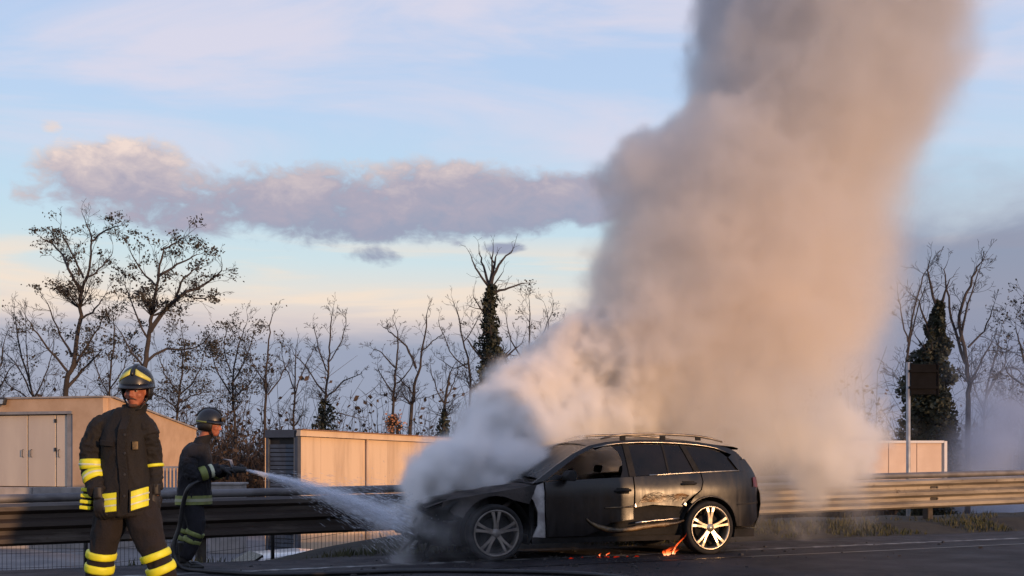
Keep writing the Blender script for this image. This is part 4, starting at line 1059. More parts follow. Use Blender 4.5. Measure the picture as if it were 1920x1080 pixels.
for i in range(9):
    y = r.uniform(-0.75, 0.2); u = -0.72 + 0.3 * abs(y / 0.82) ** 3 + r.uniform(-0.06, 0.1); z = r.uniform(0.2, 0.62); pts = [Vector((u, y, z))]
    for q in range(4): pts.append(pts[-1] + Vector((r.gauss(-0.02, 0.05), r.gauss(0, 0.06), r.gauss(-0.05, 0.05))))
    for p in pts: p.z = max(0.03, p.z)
    mb = MB(); mb.tube(pts, [r.uniform(0.012, 0.03) for _ in pts], 5); mb.build('melted_strand', m_black, car, smooth=True)
for sy in (-0.62, 0.62):
    mb = MB(); mb.lathe([(0.0, -0.01), (0.07, 0.0), (0.10, 0.05), (0.105, 0.12), (0.0, 0.14)], 16, (-0.62, sy, 0.60), 'x'); mb.build('headlamp_bowl', m_burnt, car, smooth=True)
    mb = MB(); mb.tube([(-0.2, sy * 1.1, 0.36), (0.1, sy * 1.18, 0.60), (0.3, sy * 1.1, 0.72)], 0.03, 6); mb.build('suspension_strut', m_burnt, car, smooth=True)

# wheels
def wheel(u, side, mr, steer=0.0):
    w_ = bpy.data.objects.new('wheel', None); col.objects.link(w_); w_.parent = car
    w_.location = (u, side * 0.765, RZW); w_.rotation_euler = (0, 0, (0 if side < 0 else math.pi) + steer); w_.empty_display_size = 0.1
    mb = MB(); mb.lathe([(0.262, -0.10), (0.30, -0.112), (0.318, -0.108), (0.329, -0.085), (0.332, 0), (0.329, 0.085), (0.318, 0.108), (0.30, 0.112), (0.262, 0.10)], 48, closed=True); mb.build('tyre', m_tyre, w_, smooth=True)
    mb = MB(); mb.lathe([(0.266, -0.108), (0.272, -0.114), (0.262, -0.118), (0.250, -0.108), (0.243, -0.06), (0.240, 0.09), (0.258, 0.095)], 48); rim = mb.build('rim', mr, w_, smooth=True)
    for i in range(5):
        a0 = 2 * math.pi * i / 5 + 0.32
        for da in (-0.165, 0.165):
            mb = MB(); rings = []
            for rr, hw, y in ((0.045, 0.018, -0.098), (0.12, 0.0165, -0.102), (0.20, 0.0175, -0.108), (0.252, 0.023, -0.106)):
                a = a0 + da * (0.55 + 0.45 * rr / 0.25) if rr > 0.06 else a0 + da * 1.6
                c = Vector((rr * math.cos(a), y, rr * math.sin(a))); tn = Vector((-math.sin(a), 0, math.cos(a)))
                rings.append([c - tn * hw, c - tn * hw * 0.7 + Vector((0, -0.008, 0)), c + tn * hw * 0.7 + Vector((0, -0.008, 0)), c + tn * hw, c + tn * hw * 0.8 + Vector((0, 0.025, 0)), c - tn * hw * 0.8 + Vector((0, 0.025, 0))])
            mb.rings(rings); mb.build('spoke', mr, rim, smooth=False)
    mb = MB(); mb.lathe([(0.0, -0.122), (0.03, -0.120), (0.036, -0.112), (0.055, -0.105), (0.06, -0.085), (0.05, -0.06)], 20); mb.build('hub_cap', mr, rim, smooth=True)
    mb = MB(); mb.lathe([(0.0, -0.03), (0.17, -0.03), (0.175, -0.02), (0.17, 0.0), (0.0, 0.0)], 32); mb.build('brake_disc', m_black, w_, smooth=True)
    mb = MB(); mb.lathe([(0.0, 0.02), (0.245, 0.02)], 32); mb.build('rim_back', m_black, w_)
wheel(0, -1, m_rimd, R(-4)); wheel(2.80, -1, m_rim); wheel(0, 1, m_rimd); wheel(2.80, 1, m_rimd)

# flames licking from under the sill
m_fl = bpy.data.materials.new('flame'); m_fl.use_nodes = True
t_ = m_fl.node_tree; t_.nodes.clear(); k = NT(t_)
e_ = k.n('ShaderNodeEmission'); zf = k.sep(k.n('ShaderNodeTexCoord').outputs['Generated'])[2]
k.put(e_.inputs[0], k.ramp(zf, [(0.0, lin(255, 170, 120)), (0.35, lin(255, 96, 40)), (1.0, lin(190, 40, 16))])); k.put(e_.inputs[1], k.m('ADD', 0.5, k.m('MULTIPLY', k.m('SUBTRACT', 1.0, zf), 2.6)))
tr_ = k.n('ShaderNodeBsdfTransparent'); mxs = k.n('ShaderNodeMixShader')
k.put(mxs.inputs[0], k.m('MULTIPLY', k.smooth(k.noise(k.n('ShaderNodeTexCoord').outputs['Object'], 22, 4, 0.6), 0.3, 0.6), k.smooth(zf, 1.05, 0.3)))
t_.links.new(tr_.outputs[0], mxs.inputs[1]); t_.links.new(e_.outputs[0], mxs.inputs[2])
o_ = k.n('ShaderNodeOutputMaterial'); t_.links.new(mxs.outputs[0], o_.inputs[0])
def carp(u, v, z):
    c, s = math.cos(CAR_RZ), math.sin(CAR_RZ)
    return Vector((CAR_O.x + u * c - v * s, CAR_O.y + u * s + v * c, z))
def flame(px_u, v, hs, label, seed):
    r = random.Random(seed); base = carp(px_u, v, 0.02)
    f = thing('flame', label, 'flame', base, CAR_RZ)
    for (du, h, lean, w_) in hs:
        mb = MB(); pts = []; rad = []
        for q in range(9):
            t = q / 8
            pts.append(Vector((du + lean * t + 0.02 * math.sin(t * 7 + seed) * t, 0.03 * math.sin(t * 5 + du * 9), h * t))); rad.append((max(0.001, w_ * (0.55 + 0.9 * t) * (1 - t) ** 0.8 + 0.001), max(0.001, w_ * 0.6 * (1 - t) + 0.001)))
        mb.tube(pts, rad, 8); mb.build('flame_tongue', m_fl, f, smooth=True)
flame(2.23, -0.84, [(0.0, 0.11, 0.06, 0.04), (0.07, 0.27, 0.17, 0.014), (-0.05, 0.07, 0.03, 0.03), (0.10, 0.07, 0.02, 0.02), (0.03, 0.08, 0.08, 0.016)], 'bright orange flame under the sill in front of the rear wheel', 2)
r = random.Random(4)
m_ember = emat('glowing embers', lin(255, 56, 22), 0.28)
em = thing('ember_bed', 'faint red embers glowing on the asphalt beneath the front door', 'embers', carp(1.3, -0.72, 0.0), CAR_RZ)
for i in range(26):
    mb = MB(); q = r.uniform(0.008, 0.022)
    mb.box((r.gauss(0, 0.26), r.gauss(0, 0.07), q * 0.4), (q * r.uniform(1.5, 4), q, q * 0.7), Matrix.Rotation(r.uniform(0, 3), 3, 'Z'), taper=0.5); mb.build('ember', m_ember if i % 2 else m_char, em)
flame(1.36, -0.74, [(0.0, 0.035, 0.02, 0.008), (0.10, 0.05, 0.03, 0.008)], 'tiny low red flames flickering among embers beneath the front door', 5)
# ------------------------------------------------------------------ people
def ellipsoid(mb, c, rad, rot=None, nu=14, nv_=10):
    vs = []; fs = []
    for i in range(nv_ + 1):
        th = math.pi * i / nv_
        for j in range(nu):
            ph = 2 * math.pi * j / nu
            p = Vector((rad[0] * math.sin(th) * math.cos(ph), rad[1] * math.sin(th) * math.sin(ph), rad[2] * math.cos(th)))
            if rot is not None: p = rot @ p
            vs.append(p + Vector(c))
    for i in range(nv_):
        for j in range(nu):
            fs.append((i * nu + j, (i + 1) * nu + j, (i + 1) * nu + (j + 1) % nu, i * nu + (j + 1) % nu))
    return mb.add(vs, fs)

def fuse(mb, voxel, smooth=2, wrinkle=0.0, wscale=9.0, seed=0.0, fold=(1, 1, 0.45)):
    """grow one continuous skin over overlapping closed shapes"""
    bm = bmesh.new()
    me = mb.mesh('tmp'); bm.from_mesh(me); bmesh.ops.remove_doubles(bm, verts=bm.verts, dist=1e-5); bm.to_mesh(me); bm.free()
    o = bpy.data.objects.new('tmp', me); col.objects.link(o)
    md = o.modifiers.new('r', 'REMESH'); md.mode = 'VOXEL'; md.voxel_size = voxel
    dg = bpy.context.evaluated_depsgraph_get(); dg.update()
    m2 = bpy.data.meshes.new_from_object(o.evaluated_get(dg))
    bpy.data.objects.remove(o); bpy.data.meshes.remove(me)
    bm = bmesh.new(); bm.from_mesh(m2)
    for _ in range(smooth): bmesh.ops.smooth_vert(bm, verts=bm.verts, factor=0.5, use_axis_x=True, use_axis_y=True, use_axis_z=True)
    if wrinkle:
        bm.normal_update()
        for v in bm.verts:
            p = v.co
            q = Vector((p.x * wscale * fold[0], p.y * wscale * fold[1], p.z * wscale * fold[2] + seed))
            a = mnoise.noise(q) ; b_ = 1 - 2 * abs(mnoise.noise(q * 1.9 + Vector((3, 1, 7))))
            v.co += v.normal * wrinkle * (0.7 * a + 0.6 * b_)
    bm.to_mesh(m2); bm.free()
    m2.polygons.foreach_set('use_smooth', [True] * len(m2.polygons))
    return m2

m_skin = pmat('skin', lin(168, 104, 80), lin(146, 84, 66), scale=18, rough=0.55)
m_coat1 = pmat('dark brown fire coat cloth', lin(15, 12, 12), lin(24, 19, 18), scale=7, rough=0.85, bump=0.35, bscale=60)
m_coat2 = pmat('navy fire coat cloth', lin(14, 14, 21), lin(21, 20, 28), scale=7, rough=0.85, bump=0.35, bscale=60)
m_trou = pmat('fire trouser cloth', lin(19, 14, 15), lin(27, 20, 20), scale=7, rough=0.9, bump=0.35, bscale=60)
m_glove = pmat('black leather glove', lin(20, 18, 19), lin(34, 31, 31), scale=12, rough=0.6)
m_boot = pmat('black boot rubber', lin(20, 19, 19), lin(32, 30, 29), scale=9, rough=0.5)
m_helm = pmat('black helmet shell', lin(16, 17, 21), lin(27, 27, 31), scale=4, rough=0.38, coat=0.1)
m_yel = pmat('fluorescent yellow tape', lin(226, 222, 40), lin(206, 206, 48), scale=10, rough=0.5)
m_yeld = pmat('shaded yellow tape', lin(128, 136, 70), lin(104, 112, 60), scale=10, rough=0.6)  # duller copy of the yellow tape, darkened for the shade it stands in
m_silv = pmat('silver reflective tape', lin(214, 216, 190), lin(190, 196, 160), scale=10, rough=0.35)
m_hair = pmat('dark hair', lin(62, 42, 34), lin(84, 58, 46), scale=30, rough=0.8)
m_eye = pmat('eye white', lin(150, 136, 128), rough=0.3)
m_iris = pmat('dark iris', lin(36, 26, 22), rough=0.2)
m_badge = pmat('gold badge', lin(96, 78, 46), lin(50, 42, 32), scale=40, rough=0.5, metal=0.3)

def head_shape(mb, c, rot, s=1.0):
    """skull, jaw, nose, brow, lips and ears of a head looking along -y"""
    def e(p, r, rr=None):
        q = rot @ Vector(p) * s; M_ = rot.to_3x3() if rr is None else rot.to_3x3() @ rr
        ellipsoid(mb, Vector(c) + q, [x * s for x in r], M_)
    e((0, 0.015, 0.045), (0.076, 0.095, 0.085)); e((0, -0.03, -0.02), (0.064, 0.068, 0.085)); e((0, -0.048, -0.075), (0.042, 0.045, 0.034)); e((0, -0.068, -0.088), (0.022, 0.02, 0.018))
    for sx in (-1, 1):
        e((sx * 0.042, -0.062, -0.022), (0.026, 0.026, 0.024)); e((sx * 0.034, -0.082, 0.026), (0.028, 0.012, 0.010)); e((sx * 0.077, 0.012, -0.005), (0.010, 0.022, 0.032)); e((sx * 0.013, -0.098, -0.028), (0.010, 0.011, 0.009))
    e((0, -0.098, -0.008), (0.011, 0.018, 0.030), Matrix.Rotation(R(-16), 3, 'X')); e((0, -0.109, -0.024), (0.013, 0.013, 0.012))
    e((0, -0.088, -0.056), (0.024, 0.012, 0.007)); e((0, -0.086, -0.066), (0.021, 0.012, 0.008))

def glove(name, wrist, d, palm_n, curl, parent, right_thumb, m=None, s=1.0, spread=0.10):
    """hand with palm, four bent unequal fingers and a side thumb"""
    d = Vector(d).normalized(); n = Vector(palm_n); n = (n - d * n.dot(d)).normalized(); x = d.cross(n) * (1 if right_thumb else -1)
    W = Vector(wrist); mb = MB()
    Rm = Matrix((x, n, d)).transposed()
    mb.tube([W - d * 0.05 * s, W, W + d * 0.02 * s], [(0.036 * s, 0.036 * s), (0.034 * s, 0.034 * s), (0.036 * s, 0.03 * s)], 10)
    ellipsoid(mb, W + d * 0.055 * s, (0.045 * s, 0.020 * s, 0.058 * s), Rm)
    for i, (off, L) in enumerate(((0.033, 0.078), (0.011, 0.088), (-0.011, 0.082), (-0.032, 0.064))):
        p = W + d * 0.092 * s + x * off * s; ang = 0.0; pts = [W + d * 0.06 * s + x * off * 0.9 * s, p]
        dirx = (d + x * (off / 0.033) * spread).normalized()
        for q, f in enumerate((0.45, 0.32, 0.23)):
            ang += curl * (0.7, 1.0, 0.8)[q]
            p = p + (dirx * math.cos(ang) + n * math.sin(ang)) * L * f * s; pts.append(p)
        mb.tube(pts, [0.0125 * s, 0.0125 * s, 0.012 * s, 0.0112 * s, 0.009 * s], 8)
    t0 = W + d * 0.025 * s + x * 0.03 * s
    mb.tube([t0, t0 + (d * 0.6 + x * 0.6 + n * 0.25).normalized() * 0.038 * s, t0 + (d * 0.75 + x * 0.5 + n * 0.35).normalized() * 0.066 * s, t0 + (d * 0.85 + x * 0.32 + n * (0.35 + 0.4 * curl)).normalized() * 0.09 * s], [0.016 * s, 0.015 * s, 0.013 * s, 0.010 * s], 8)
    return link(name, fuse(mb, 0.006, 1), m or m_glove, parent)

def along(path, f):
    L = [0]
    for a, b in zip(path, path[1:]): L.append(L[-1] + (Vector(b[0]) - Vector(a[0])).length)
    q = f * L[-1]
    for i in range(len(path) - 1):
        if q <= L[i + 1] + 1e-9:
            t = (q - L[i]) / (L[i + 1] - L[i]); a, b = path[i], path[i + 1]
            return Vector(a[0]).lerp(Vector(b[0]), t), (Vector(b[0]) - Vector(a[0])).normalized(), a[1] + (b[1] - a[1]) * t
def cuff(name, path, f0, f1, extra, parent, mats, silver=True, label=None):
    """reflective band round a limb, with a silver stripe along its middle"""
    def ring(fa, fb, ex, m, par, nm):
        a, da, ra = along(path, fa); b, db, rb = along(path, fb)
        d = (b - a).normalized(); u = d.cross(Vector((0.3, 0.9, 0.1))).normalized(); w_ = d.cross(u)
        mb = MB(); rings = []
        for q in range(5):
            t = q / 4; c = a.lerp(b, t); rr = (ra + (rb - ra) * t) + ex - (0.004 if q in (0, 4) else 0)
            rings.append([c + (u * math.cos(2 * math.pi * j / 22) + w_ * math.sin(2 * math.pi * j / 22)) * (rr + 0.004 * mnoise.noise((c.x * 20 + math.cos(j), c.y * 20 + math.sin(j), c.z * 20))) for j in range(22)])
        mb.rings(rings); return mb.build(nm, m, par, smooth=True)
    b_ = ring(f0, f1, extra, mats, parent, name)
    if silver:
        w_ = (f1 - f0); ring(f0 + w_ * 0.36, f1 - w_ * 0.36, extra + 0.003, m_silv, b_, 'silver_stripe')
    return b_

def limb(mb, path, n=14):
    P = [Vector(p) for p, r in path]; Rr = [r for p, r in path]; pts = []; rad = []
    for i in range(len(P) - 1):
        for j in range(5):
            t = j / 5; a = P[max(0, i - 1)]; b = P[i]; c = P[i + 1]; d = P[min(len(P) - 1, i + 2)]
            pts.append(0.5 * ((2 * b) + (c - a) * t + (2 * a - 5 * b + 4 * c - d) * t * t + (3 * b - a - 3 * c + d) * t ** 3)); rad.append(Rr[i] + (Rr[i + 1] - Rr[i]) * t)
    pts.append(P[-1]); rad.append(Rr[-1]); mb.tube(pts, rad, n)
def trunk_rings(mb, rows, n=24, p=2.4):
    rings = []
    for cx, cy, z, rx, ry in rows:
        ring = []
        for j in range(n):
            a = 2 * math.pi * j / n; ca, sa = math.cos(a), math.sin(a)
            ring.append((cx + rx * math.copysign(abs(ca) ** (2 / p), ca), cy + ry * math.copysign(abs(sa) ** (2 / p), sa), z))
        rings.append(ring)
    mb.rings(rings)

def sleeve(arm, m, parent, seed):
    mb = MB(); limb(mb, arm); ellipsoid(mb, arm[0][0], [arm[0][1] * 1.02] * 3)
    return link('sleeve', fuse(mb, 0.009, 3, 0.017, 11.0, seed, (1, 1, 1.1)), m, parent)

def shoulder(mb, a, b, r):
    """sloping shoulder from the collar out over the sleeve head"""
    d = b - a
    mb.tube([a, a + d * 0.35, a + d * 0.7, b, b + d.normalized() * 0.03 + Vector((0, 0, -0.04))], [r * 0.62, r * 0.86, r * 0.98, r, r * 0.98], 14)
    ellipsoid(mb, b, (r * 1.02, r * 1.02, r * 1.0))

def helmet(parent, c, rot, front_tape=True):
    h = bpy.data.objects.new('helmet', None); col.objects.link(h); h.scale = (0.95,) * 3; h.parent = parent; h.location = c; h.rotation_euler = rot.to_euler(); h.empty_display_size = 0.1
    mb = MB(); rings = []
    for i in range(13):
        th = math.pi * 0.56 * i / 12
        row = []
        for j in range(32):
            ph = 2 * math.pi * j / 32; s_, c_ = math.sin(ph), math.cos(ph)
            rx, ry, rz = 0.123, 0.148, 0.135
            r_ = math.sin(th); low = -0.035 * max(0, s_) * (i / 12) ** 3            # deeper at the nape
            flare = 1 + 0.06 * (i / 12) ** 6
            row.append((rx * r_ * c_ * flare, ry * r_ * s_ * flare, rz * math.cos(th) + low))
        rings.append(row)
    mb.rings(rings, caps=False); mb.rings([[(p[0] * 0.96, p[1] * 0.96, p[2] - 0.004) for p in r_] for r_ in rings], caps=False)
    mb.build('shell', m_helm, h, smooth=True)
    # ridge over the crown
    mb = MB(); rings = []
    for i in range(15):
        a = R(-62 + 140 * i / 14); y = -0.150 * math.sin(-a) if False else 0.150 * math.sin(a); z = 0.137 * math.cos(a); w_ = 0.017 * (0.5 + 0.5 * math.sin(math.pi * (i + 1) / 16)) ; e = 0.010
        rings.append([(-w_, y * 0.99, z - 0.004), (-w_ * 0.6, y * (1 + e / 0.15), z + e), (w_ * 0.6, y * (1 + e / 0.15), z + e), (w_, y * 0.99, z - 0.004)])
    mb.rings(rings); mb.build('ridge', m_helm, h, smooth=True)
    # brim and raised visor over the brow
    mb = MB(); rings = []
    for j in range(21):
        ph = R(180 + 180 * j / 20); s_, c_ = math.sin(ph), math.cos(ph); o_ = 0.030 * max(0.15, -s_)
        a = Vector((0.126 * c_, 0.150 * s_, -0.018)); b = Vector(((0.126 + o_) * c_, (0.150 + o_) * s_, -0.034))
        rings.append([a + Vector((0, 0, 0.02)), b + Vector((0, 0, 0.006)), b, a])
    mb.rings(rings); mb.build('brim', m_helm, h, smooth=True)
    # ear and nape guard
    mb = MB(); rings = []
    for j in range(25):
        ph = R(-28 + 236 * j / 24); s_, c_ = math.sin(ph), math.cos(ph)
        rings.append([(0.121 * c_, 0.142 * s_, -0.01), (0.114 * c_, 0.132 * s_, -0.075 - 0.02 * max(0, s_)), (0.100 * c_, 0.118 * s_, -0.125), (0.092 * c_, 0.108 * s_, -0.120), (0.108 * c_, 0.128 * s_, -0.01)])
    mb.rings(rings); mb.build('neck_guard', m_glove, h, smooth=True)
    if front_tape:
        for sx in (-1, 1):
            mb = MB(); rows = []
            for i in range(9):
                t = i / 8; ph = R(270 + sx * (11 + 62 * t)); el0 = R(30 - 28 * t); el1 = el0 + R(26 - 15 * t)
                row = []
                for el_ in (el0, (el0 + el1) / 2, el1):
                    row.append((1.015 * 0.123 * math.cos(el_) * math.cos(ph), 1.015 * 0.148 * math.cos(el_) * math.sin(ph), 1.015 * 0.135 * math.sin(el_)))
                rows.append(row)
            mb.rings(rows, caps=False, closed=False); o = mb.build('reflective_flash', m_yelH, h, smooth=True)
            sol = o.modifiers.new('thick', 'SOLIDIFY'); sol.thickness = 0.003; sol.offset = 1
    else:
        mb = MB(); rings = []
        for j in range(25):
            ph = R(-30 + 240 * j / 24); s_, c_ = math.sin(ph), math.cos(ph)
            rings.append([(1.02 * 0.126 * c_, 1.02 * 0.152 * s_, z_) for z_ in (-0.035, -0.018)])
        mb.rings(rings, caps=False, closed=False); o = mb.build('reflective_rim', m_yeld, h, smooth=True)
        sol = o.modifiers.new('thick', 'SOLIDIFY'); sol.thickness = 0.003; sol.offset = 1
        mb = MB(); mb.rings([[(x, -0.158 - 0.012 * (1 - (x / 0.09) ** 2), z_) for x in (-0.09, -0.06, -0.03, 0, 0.03, 0.06, 0.09)] for z_ in (0.0, 0.05)], caps=False, closed=False)
        o = mb.build('raised_visor', m_badge, h, smooth=True); sol = o.modifiers.new('thick', 'SOLIDIFY'); sol.thickness = 0.006
    # chin strap
    mb = MB()
    for sx in (-1, 1): mb.tube([(sx * 0.098, -0.03, -0.06), (sx * 0.078, -0.055, -0.13), (sx * 0.04, -0.075, -0.185), (0, -0.085, -0.20)], (0.008), 6)
    mb.build('chin_strap', m_glove, h, smooth=True)
    return h
m_yelH = pmat('yellow helmet flash', lin(214, 206, 84), lin(196, 190, 90), scale=10, rough=0.35)

def face_parts(parent, c, rot, beard=True, s=1.0):
    M_ = Matrix.Translation(Vector(c)) @ rot.to_4x4()
    for sx in (-1, 1):
        mb = MB(); ellipsoid(mb, M_ @ Vector((sx * 0.031, -0.080, 0.006)), (0.0125, 0.0115, 0.0085)); e = mb.build('eye', m_eye, parent, smooth=True)
        mb = MB(); ellipsoid(mb, M_ @ Vector((sx * 0.031, -0.0885, 0.006)), (0.006, 0.005, 0.006)); mb.build('iris', m_iris, e, smooth=True)
        mb = MB(); mb.tube([M_ @ Vector((sx * x, -0.096 + 0.25 * (x - 0.016) , 0.026 + zz)) for x, zz in ((0.014, -0.002), (0.03, 0.004), (0.048, 0.001))], [0.005, 0.006, 0.003], 6); mb.build('eyebrow', m_hair, parent, smooth=True)
    if beard:
        mb = MB(); mb.tube([M_ @ Vector(p) for p in ((-0.034, -0.082, -0.058), (-0.018, -0.101, -0.047), (0, -0.105, -0.045), (0.018, -0.101, -0.047), (0.034, -0.082, -0.058))], [0.003, 0.0055, 0.006, 0.0055, 0.003], 8); mb.build('moustache', m_hair, parent, smooth=True)
        mb = MB(); ellipsoid(mb, M_ @ Vector((0, -0.070, -0.096)), (0.034, 0.022, 0.018)); mb.build('beard', m_hair, parent, smooth=True)

def boot(parent, ankle, toe_dir, m=m_boot):
    a = Vector(ankle); d = Vector(toe_dir).normalized(); x = Vector((-d.y, d.x, 0)); b = MB()
    b.tube([a + Vector((0, 0, 0.22)), a + Vector((0, 0, 0.08)), a + Vector((0, 0, 0.0))], [(0.07, 0.07), (0.058, 0.058), (0.052, 0.052)], 14)
    Rm = Matrix((x, d, Vector((0, 0, 1)))).transposed()
    z0 = 0.05 - a.z
    ellipsoid(b, a + d * 0.02 + Vector((0, 0, z0)), (0.046, 0.085, 0.05), Rm); ellipsoid(b, a + d * 0.13 + Vector((0, 0, z0 - 0.008)), (0.050, 0.09, 0.042), Rm); ellipsoid(b, a - d * 0.04 + Vector((0, 0, z0)), (0.040, 0.05, 0.05), Rm)
    me = fuse(b, 0.008, 1)
    for v in me.vertices: v.co.z = max(v.co.z, 0.022)
    o = link('boot', me, m, parent)
    s_ = MB(); n = 20; rings = []
    for z in (0.0, 0.026):
        rings.append([tuple(Vector((a.x, a.y, z)) + d * (0.055 + 0.165 * math.cos(2 * math.pi * j / n)) + x * (0.052 * math.sin(2 * math.pi * j / n))) for j in range(n)])
    s_.rings(rings); s_.build('sole', m_glove, o)
    return o

# --- first firefighter, striding towards us, head turned aside
p1 = thing('person', 'firefighter in long dark coat with bright yellow cuffs striding nearest the camera', 'person', at(235, 850, 8.4) * 1.0)
p1.location.z = 0.0
HR = Matrix.Rotation(R(-7), 3, 'Z') @ Matrix.Rotation(R(4), 3, 'X')
hc = Vector((0.092, -0.03, 1.690))
armL = [((-0.172, 0.0, 1.43), 0.088), ((-0.222, -0.02, 1.30), 0.080), ((-0.226, -0.03, 1.14), 0.076), ((-0.170, -0.09, 1.03), 0.066), ((-0.145, -0.14, 0.975), 0.060)]
armR = [((0.138, 0.01, 1.43), 0.078), ((0.168, 0.03, 1.30), 0.068), ((0.188, 0.05, 1.16), 0.060), ((0.205, 0.02, 1.04), 0.054), ((0.214, 0.0, 0.99), 0.050)]
legL = [((-0.075, 0, 0.90), 0.125), ((-0.115, 0.0, 0.74), 0.112), ((-0.165, -0.01, 0.55), 0.086), ((-0.195, 0.01, 0.36), 0.082), ((-0.205, 0.03, 0.16), 0.074)]
legR = [((0.095, 0, 0.90), 0.125), ((0.155, -0.03, 0.74), 0.112), ((0.235, -0.08, 0.54), 0.088), ((0.300, -0.05, 0.36), 0.084), ((0.345, -0.01, 0.16), 0.074)]
def body(parent, hc, HR, neck, rows, limbs, skin):
    mb = MB(); head_shape(mb, hc, HR)
    mb.tube(neck, [0.058, 0.056, 0.07], 12); trunk_rings(mb, [(a, b, c, d * 0.8, e * 0.9) for a, b, c, d, e in rows])
    for L in limbs: limb(mb, [(p, r * (0.6 if i == 0 else 0.7)) for i, (p, r) in enumerate(L)])
    for L in limbs[:2]:
        d = (Vector(L[-1][0]) - Vector(L[-2][0])).normalized(); mb.tube([Vector(L[-1][0]) - d * 0.04, Vector(L[-1][0]) + d * 0.05], [0.03, 0.026], 8)
    return link('body', fuse(mb, 0.0085, 1), skin, parent)
body(p1, hc, HR, [hc + Vector((0, 0.02, -0.02)), (0.085, 0.01, 1.60), (0.04, 0.015, 1.50)],
     [(0.01, 0, 0.86, 0.15, 0.10), (0.015, 0, 1.1, 0.14, 0.10), (0.015, 0, 1.35, 0.16, 0.11), (0.02, 0.01, 1.48, 0.15, 0.09), (0.03, 0.01, 1.53, 0.07, 0.06)], [armL, armR, legL, legR], m_skin)
face_parts(p1, hc, HR)
helmet(p1, hc + Vector((0.0, 0.008, 0.062)), Matrix.Rotation(R(3), 3, 'Z') @ Matrix.Rotation(R(7), 3, 'X'))
cm = MB()
trunk_rings(cm, [(0.010, 0.0, 0.805, 0.205, 0.168), (0.010, 0.0, 0.90, 0.200, 0.165), (0.004, 0.0, 1.05, 0.170, 0.150), (0.0, 0.0, 1.20, 0.158, 0.145), (0.0, 0.0, 1.34, 0.160, 0.145), (0.004, 0.005, 1.43, 0.146, 0.122), (0.015, 0.01, 1.50, 0.125, 0.108), (0.03, 0.01, 1.565, 0.09, 0.088)])
for sx in (-1, 1): shoulder(cm, Vector((sx * 0.035 + 0.02, 0.01, 1.53)), Vector((sx * 0.150 - 0.006, 0.01, 1.435)), 0.080)
coat = link('coat', fuse(cm, 0.011, 4, 0.017, 7.0, 1.0), m_coat1, p1)
for q, arm in enumerate((armL, armR)): sleeve(arm, m_coat1, coat, 2.0 + q)
mb = MB(); rings = []                          # standing collar
for z, rr, cx in ((1.52, 0.108, 0.03), (1.555, 0.098, 0.05), (1.585, 0.090, 0.068), (1.600, 0.092, 0.074)):
    rings.append([(cx + rr * math.cos(2 * math.pi * j / 24), 0.0 + rr * 0.98 * math.sin(2 * math.pi * j / 24), z + (0.012 * math.sin(2 * math.pi * j / 24))) for j in range(24)])
mb.rings(rings, caps=False); mb.rings([[(p[0] * 0.9 + 0.006, p[1] * 0.9, p[2]) for p in r_] for r_ in rings], caps=False); mb.build('collar', m_coat1, coat, smooth=True)
def front_y(x, z, rows=None):
    """front surface of the coat"""
    rx, ry = (0.20, 0.158) if z < 1.1 else (0.192, 0.152)
    q = min(0.97, abs((x - 0.012) / rx)); return -ry * (1 - q ** 2.4) ** (1 / 2.4)
def patch(name, x0, x1, z0, z1, m, parent, off, skew=0.0, th=0.008):
    mb = MB(); rings = []
    for i in range(7):
        x = x0 + (x1 - x0) * i / 6; zs_ = skew * (i / 6 - 0.5); y0 = front_y(x, (z0 + z1) / 2)
        rings.append([(x, y0 - off, z0 + zs_), (x, y0 - off - th, z0 + zs_ + 0.003), (x, y0 - off - th, z1 + zs_ - 0.003), (x, y0 - off, z1 + zs_)])
    mb.rings(rings); return mb.build(name, m, parent, smooth=False)
# closing flap with press studs, chest pocket flap, badge
mb = MB(); rings = []
for i in range(15):
    z = 0.82 + 0.70 * i / 14; x = 0.035 + 0.012 * math.sin(i * 0.5); y = front_y(x, z) * (1.0 if z < 1.42 else 1.0 - 0.42 * (z - 1.42) / 0.1) ; rings.append([(x - 0.03, y + 0.012, z), (x - 0.028, y - 0.012, z), (x + 0.028, y - 0.012, z), (x + 0.03, y + 0.012, z)])
mb.rings(rings); mb.build('front_flap', m_coat1, coat)
for z in (0.95, 1.10, 1.25, 1.38):
    mb = MB(); mb.lathe([(0, -0.004), (0.009, -0.003), (0.010, 0.004)], 10, (0.05, front_y(0.04, z) - 0.015, z)); mb.build('press_stud', m_dark, coat)
patch('chest_pocket', -0.135, -0.03, 1.30, 1.34, m_coat1, coat, 0.010, -0.01, 0.012); patch('badge', 0.100, 0.135, 1.275, 1.335, m_badge, coat, 0.006, 0, 0.006)
for (x0, x1, za, zb_, sk) in ((-0.105, 0.0, 0.835, 0.975, 0.012), (0.10, 0.205, 0.86, 1.005, 0.035)):
    pk = patch('hem_pocket', x0 - 0.012, x1 + 0.008, za - 0.01, zb_ + 0.01, m_coat1, coat, 0.010, sk, 0.02)
    hgt = (zb_ - za) / 3
    for i in range(3):
        patch('yellow_band', x0, x1, za + hgt * i + 0.004, za + hgt * (i + 1) - 0.004, m_yel, pk, 0.032, sk, 0.004)
        if i < 2: patch('silver_stripe', x0, x1, za + hgt * (i + 1) - 0.007, za + hgt * (i + 1) + 0.007, m_silv, pk, 0.034, sk, 0.004)
mb = MB(); mb.box((-0.245, 0.01, 0.93), (0.07, 0.20, 0.17), Matrix.Rotation(R(6), 3, 'Y')); sp_ = mb.build('side_pouch', m_coat1, coat, bevel=0.02)
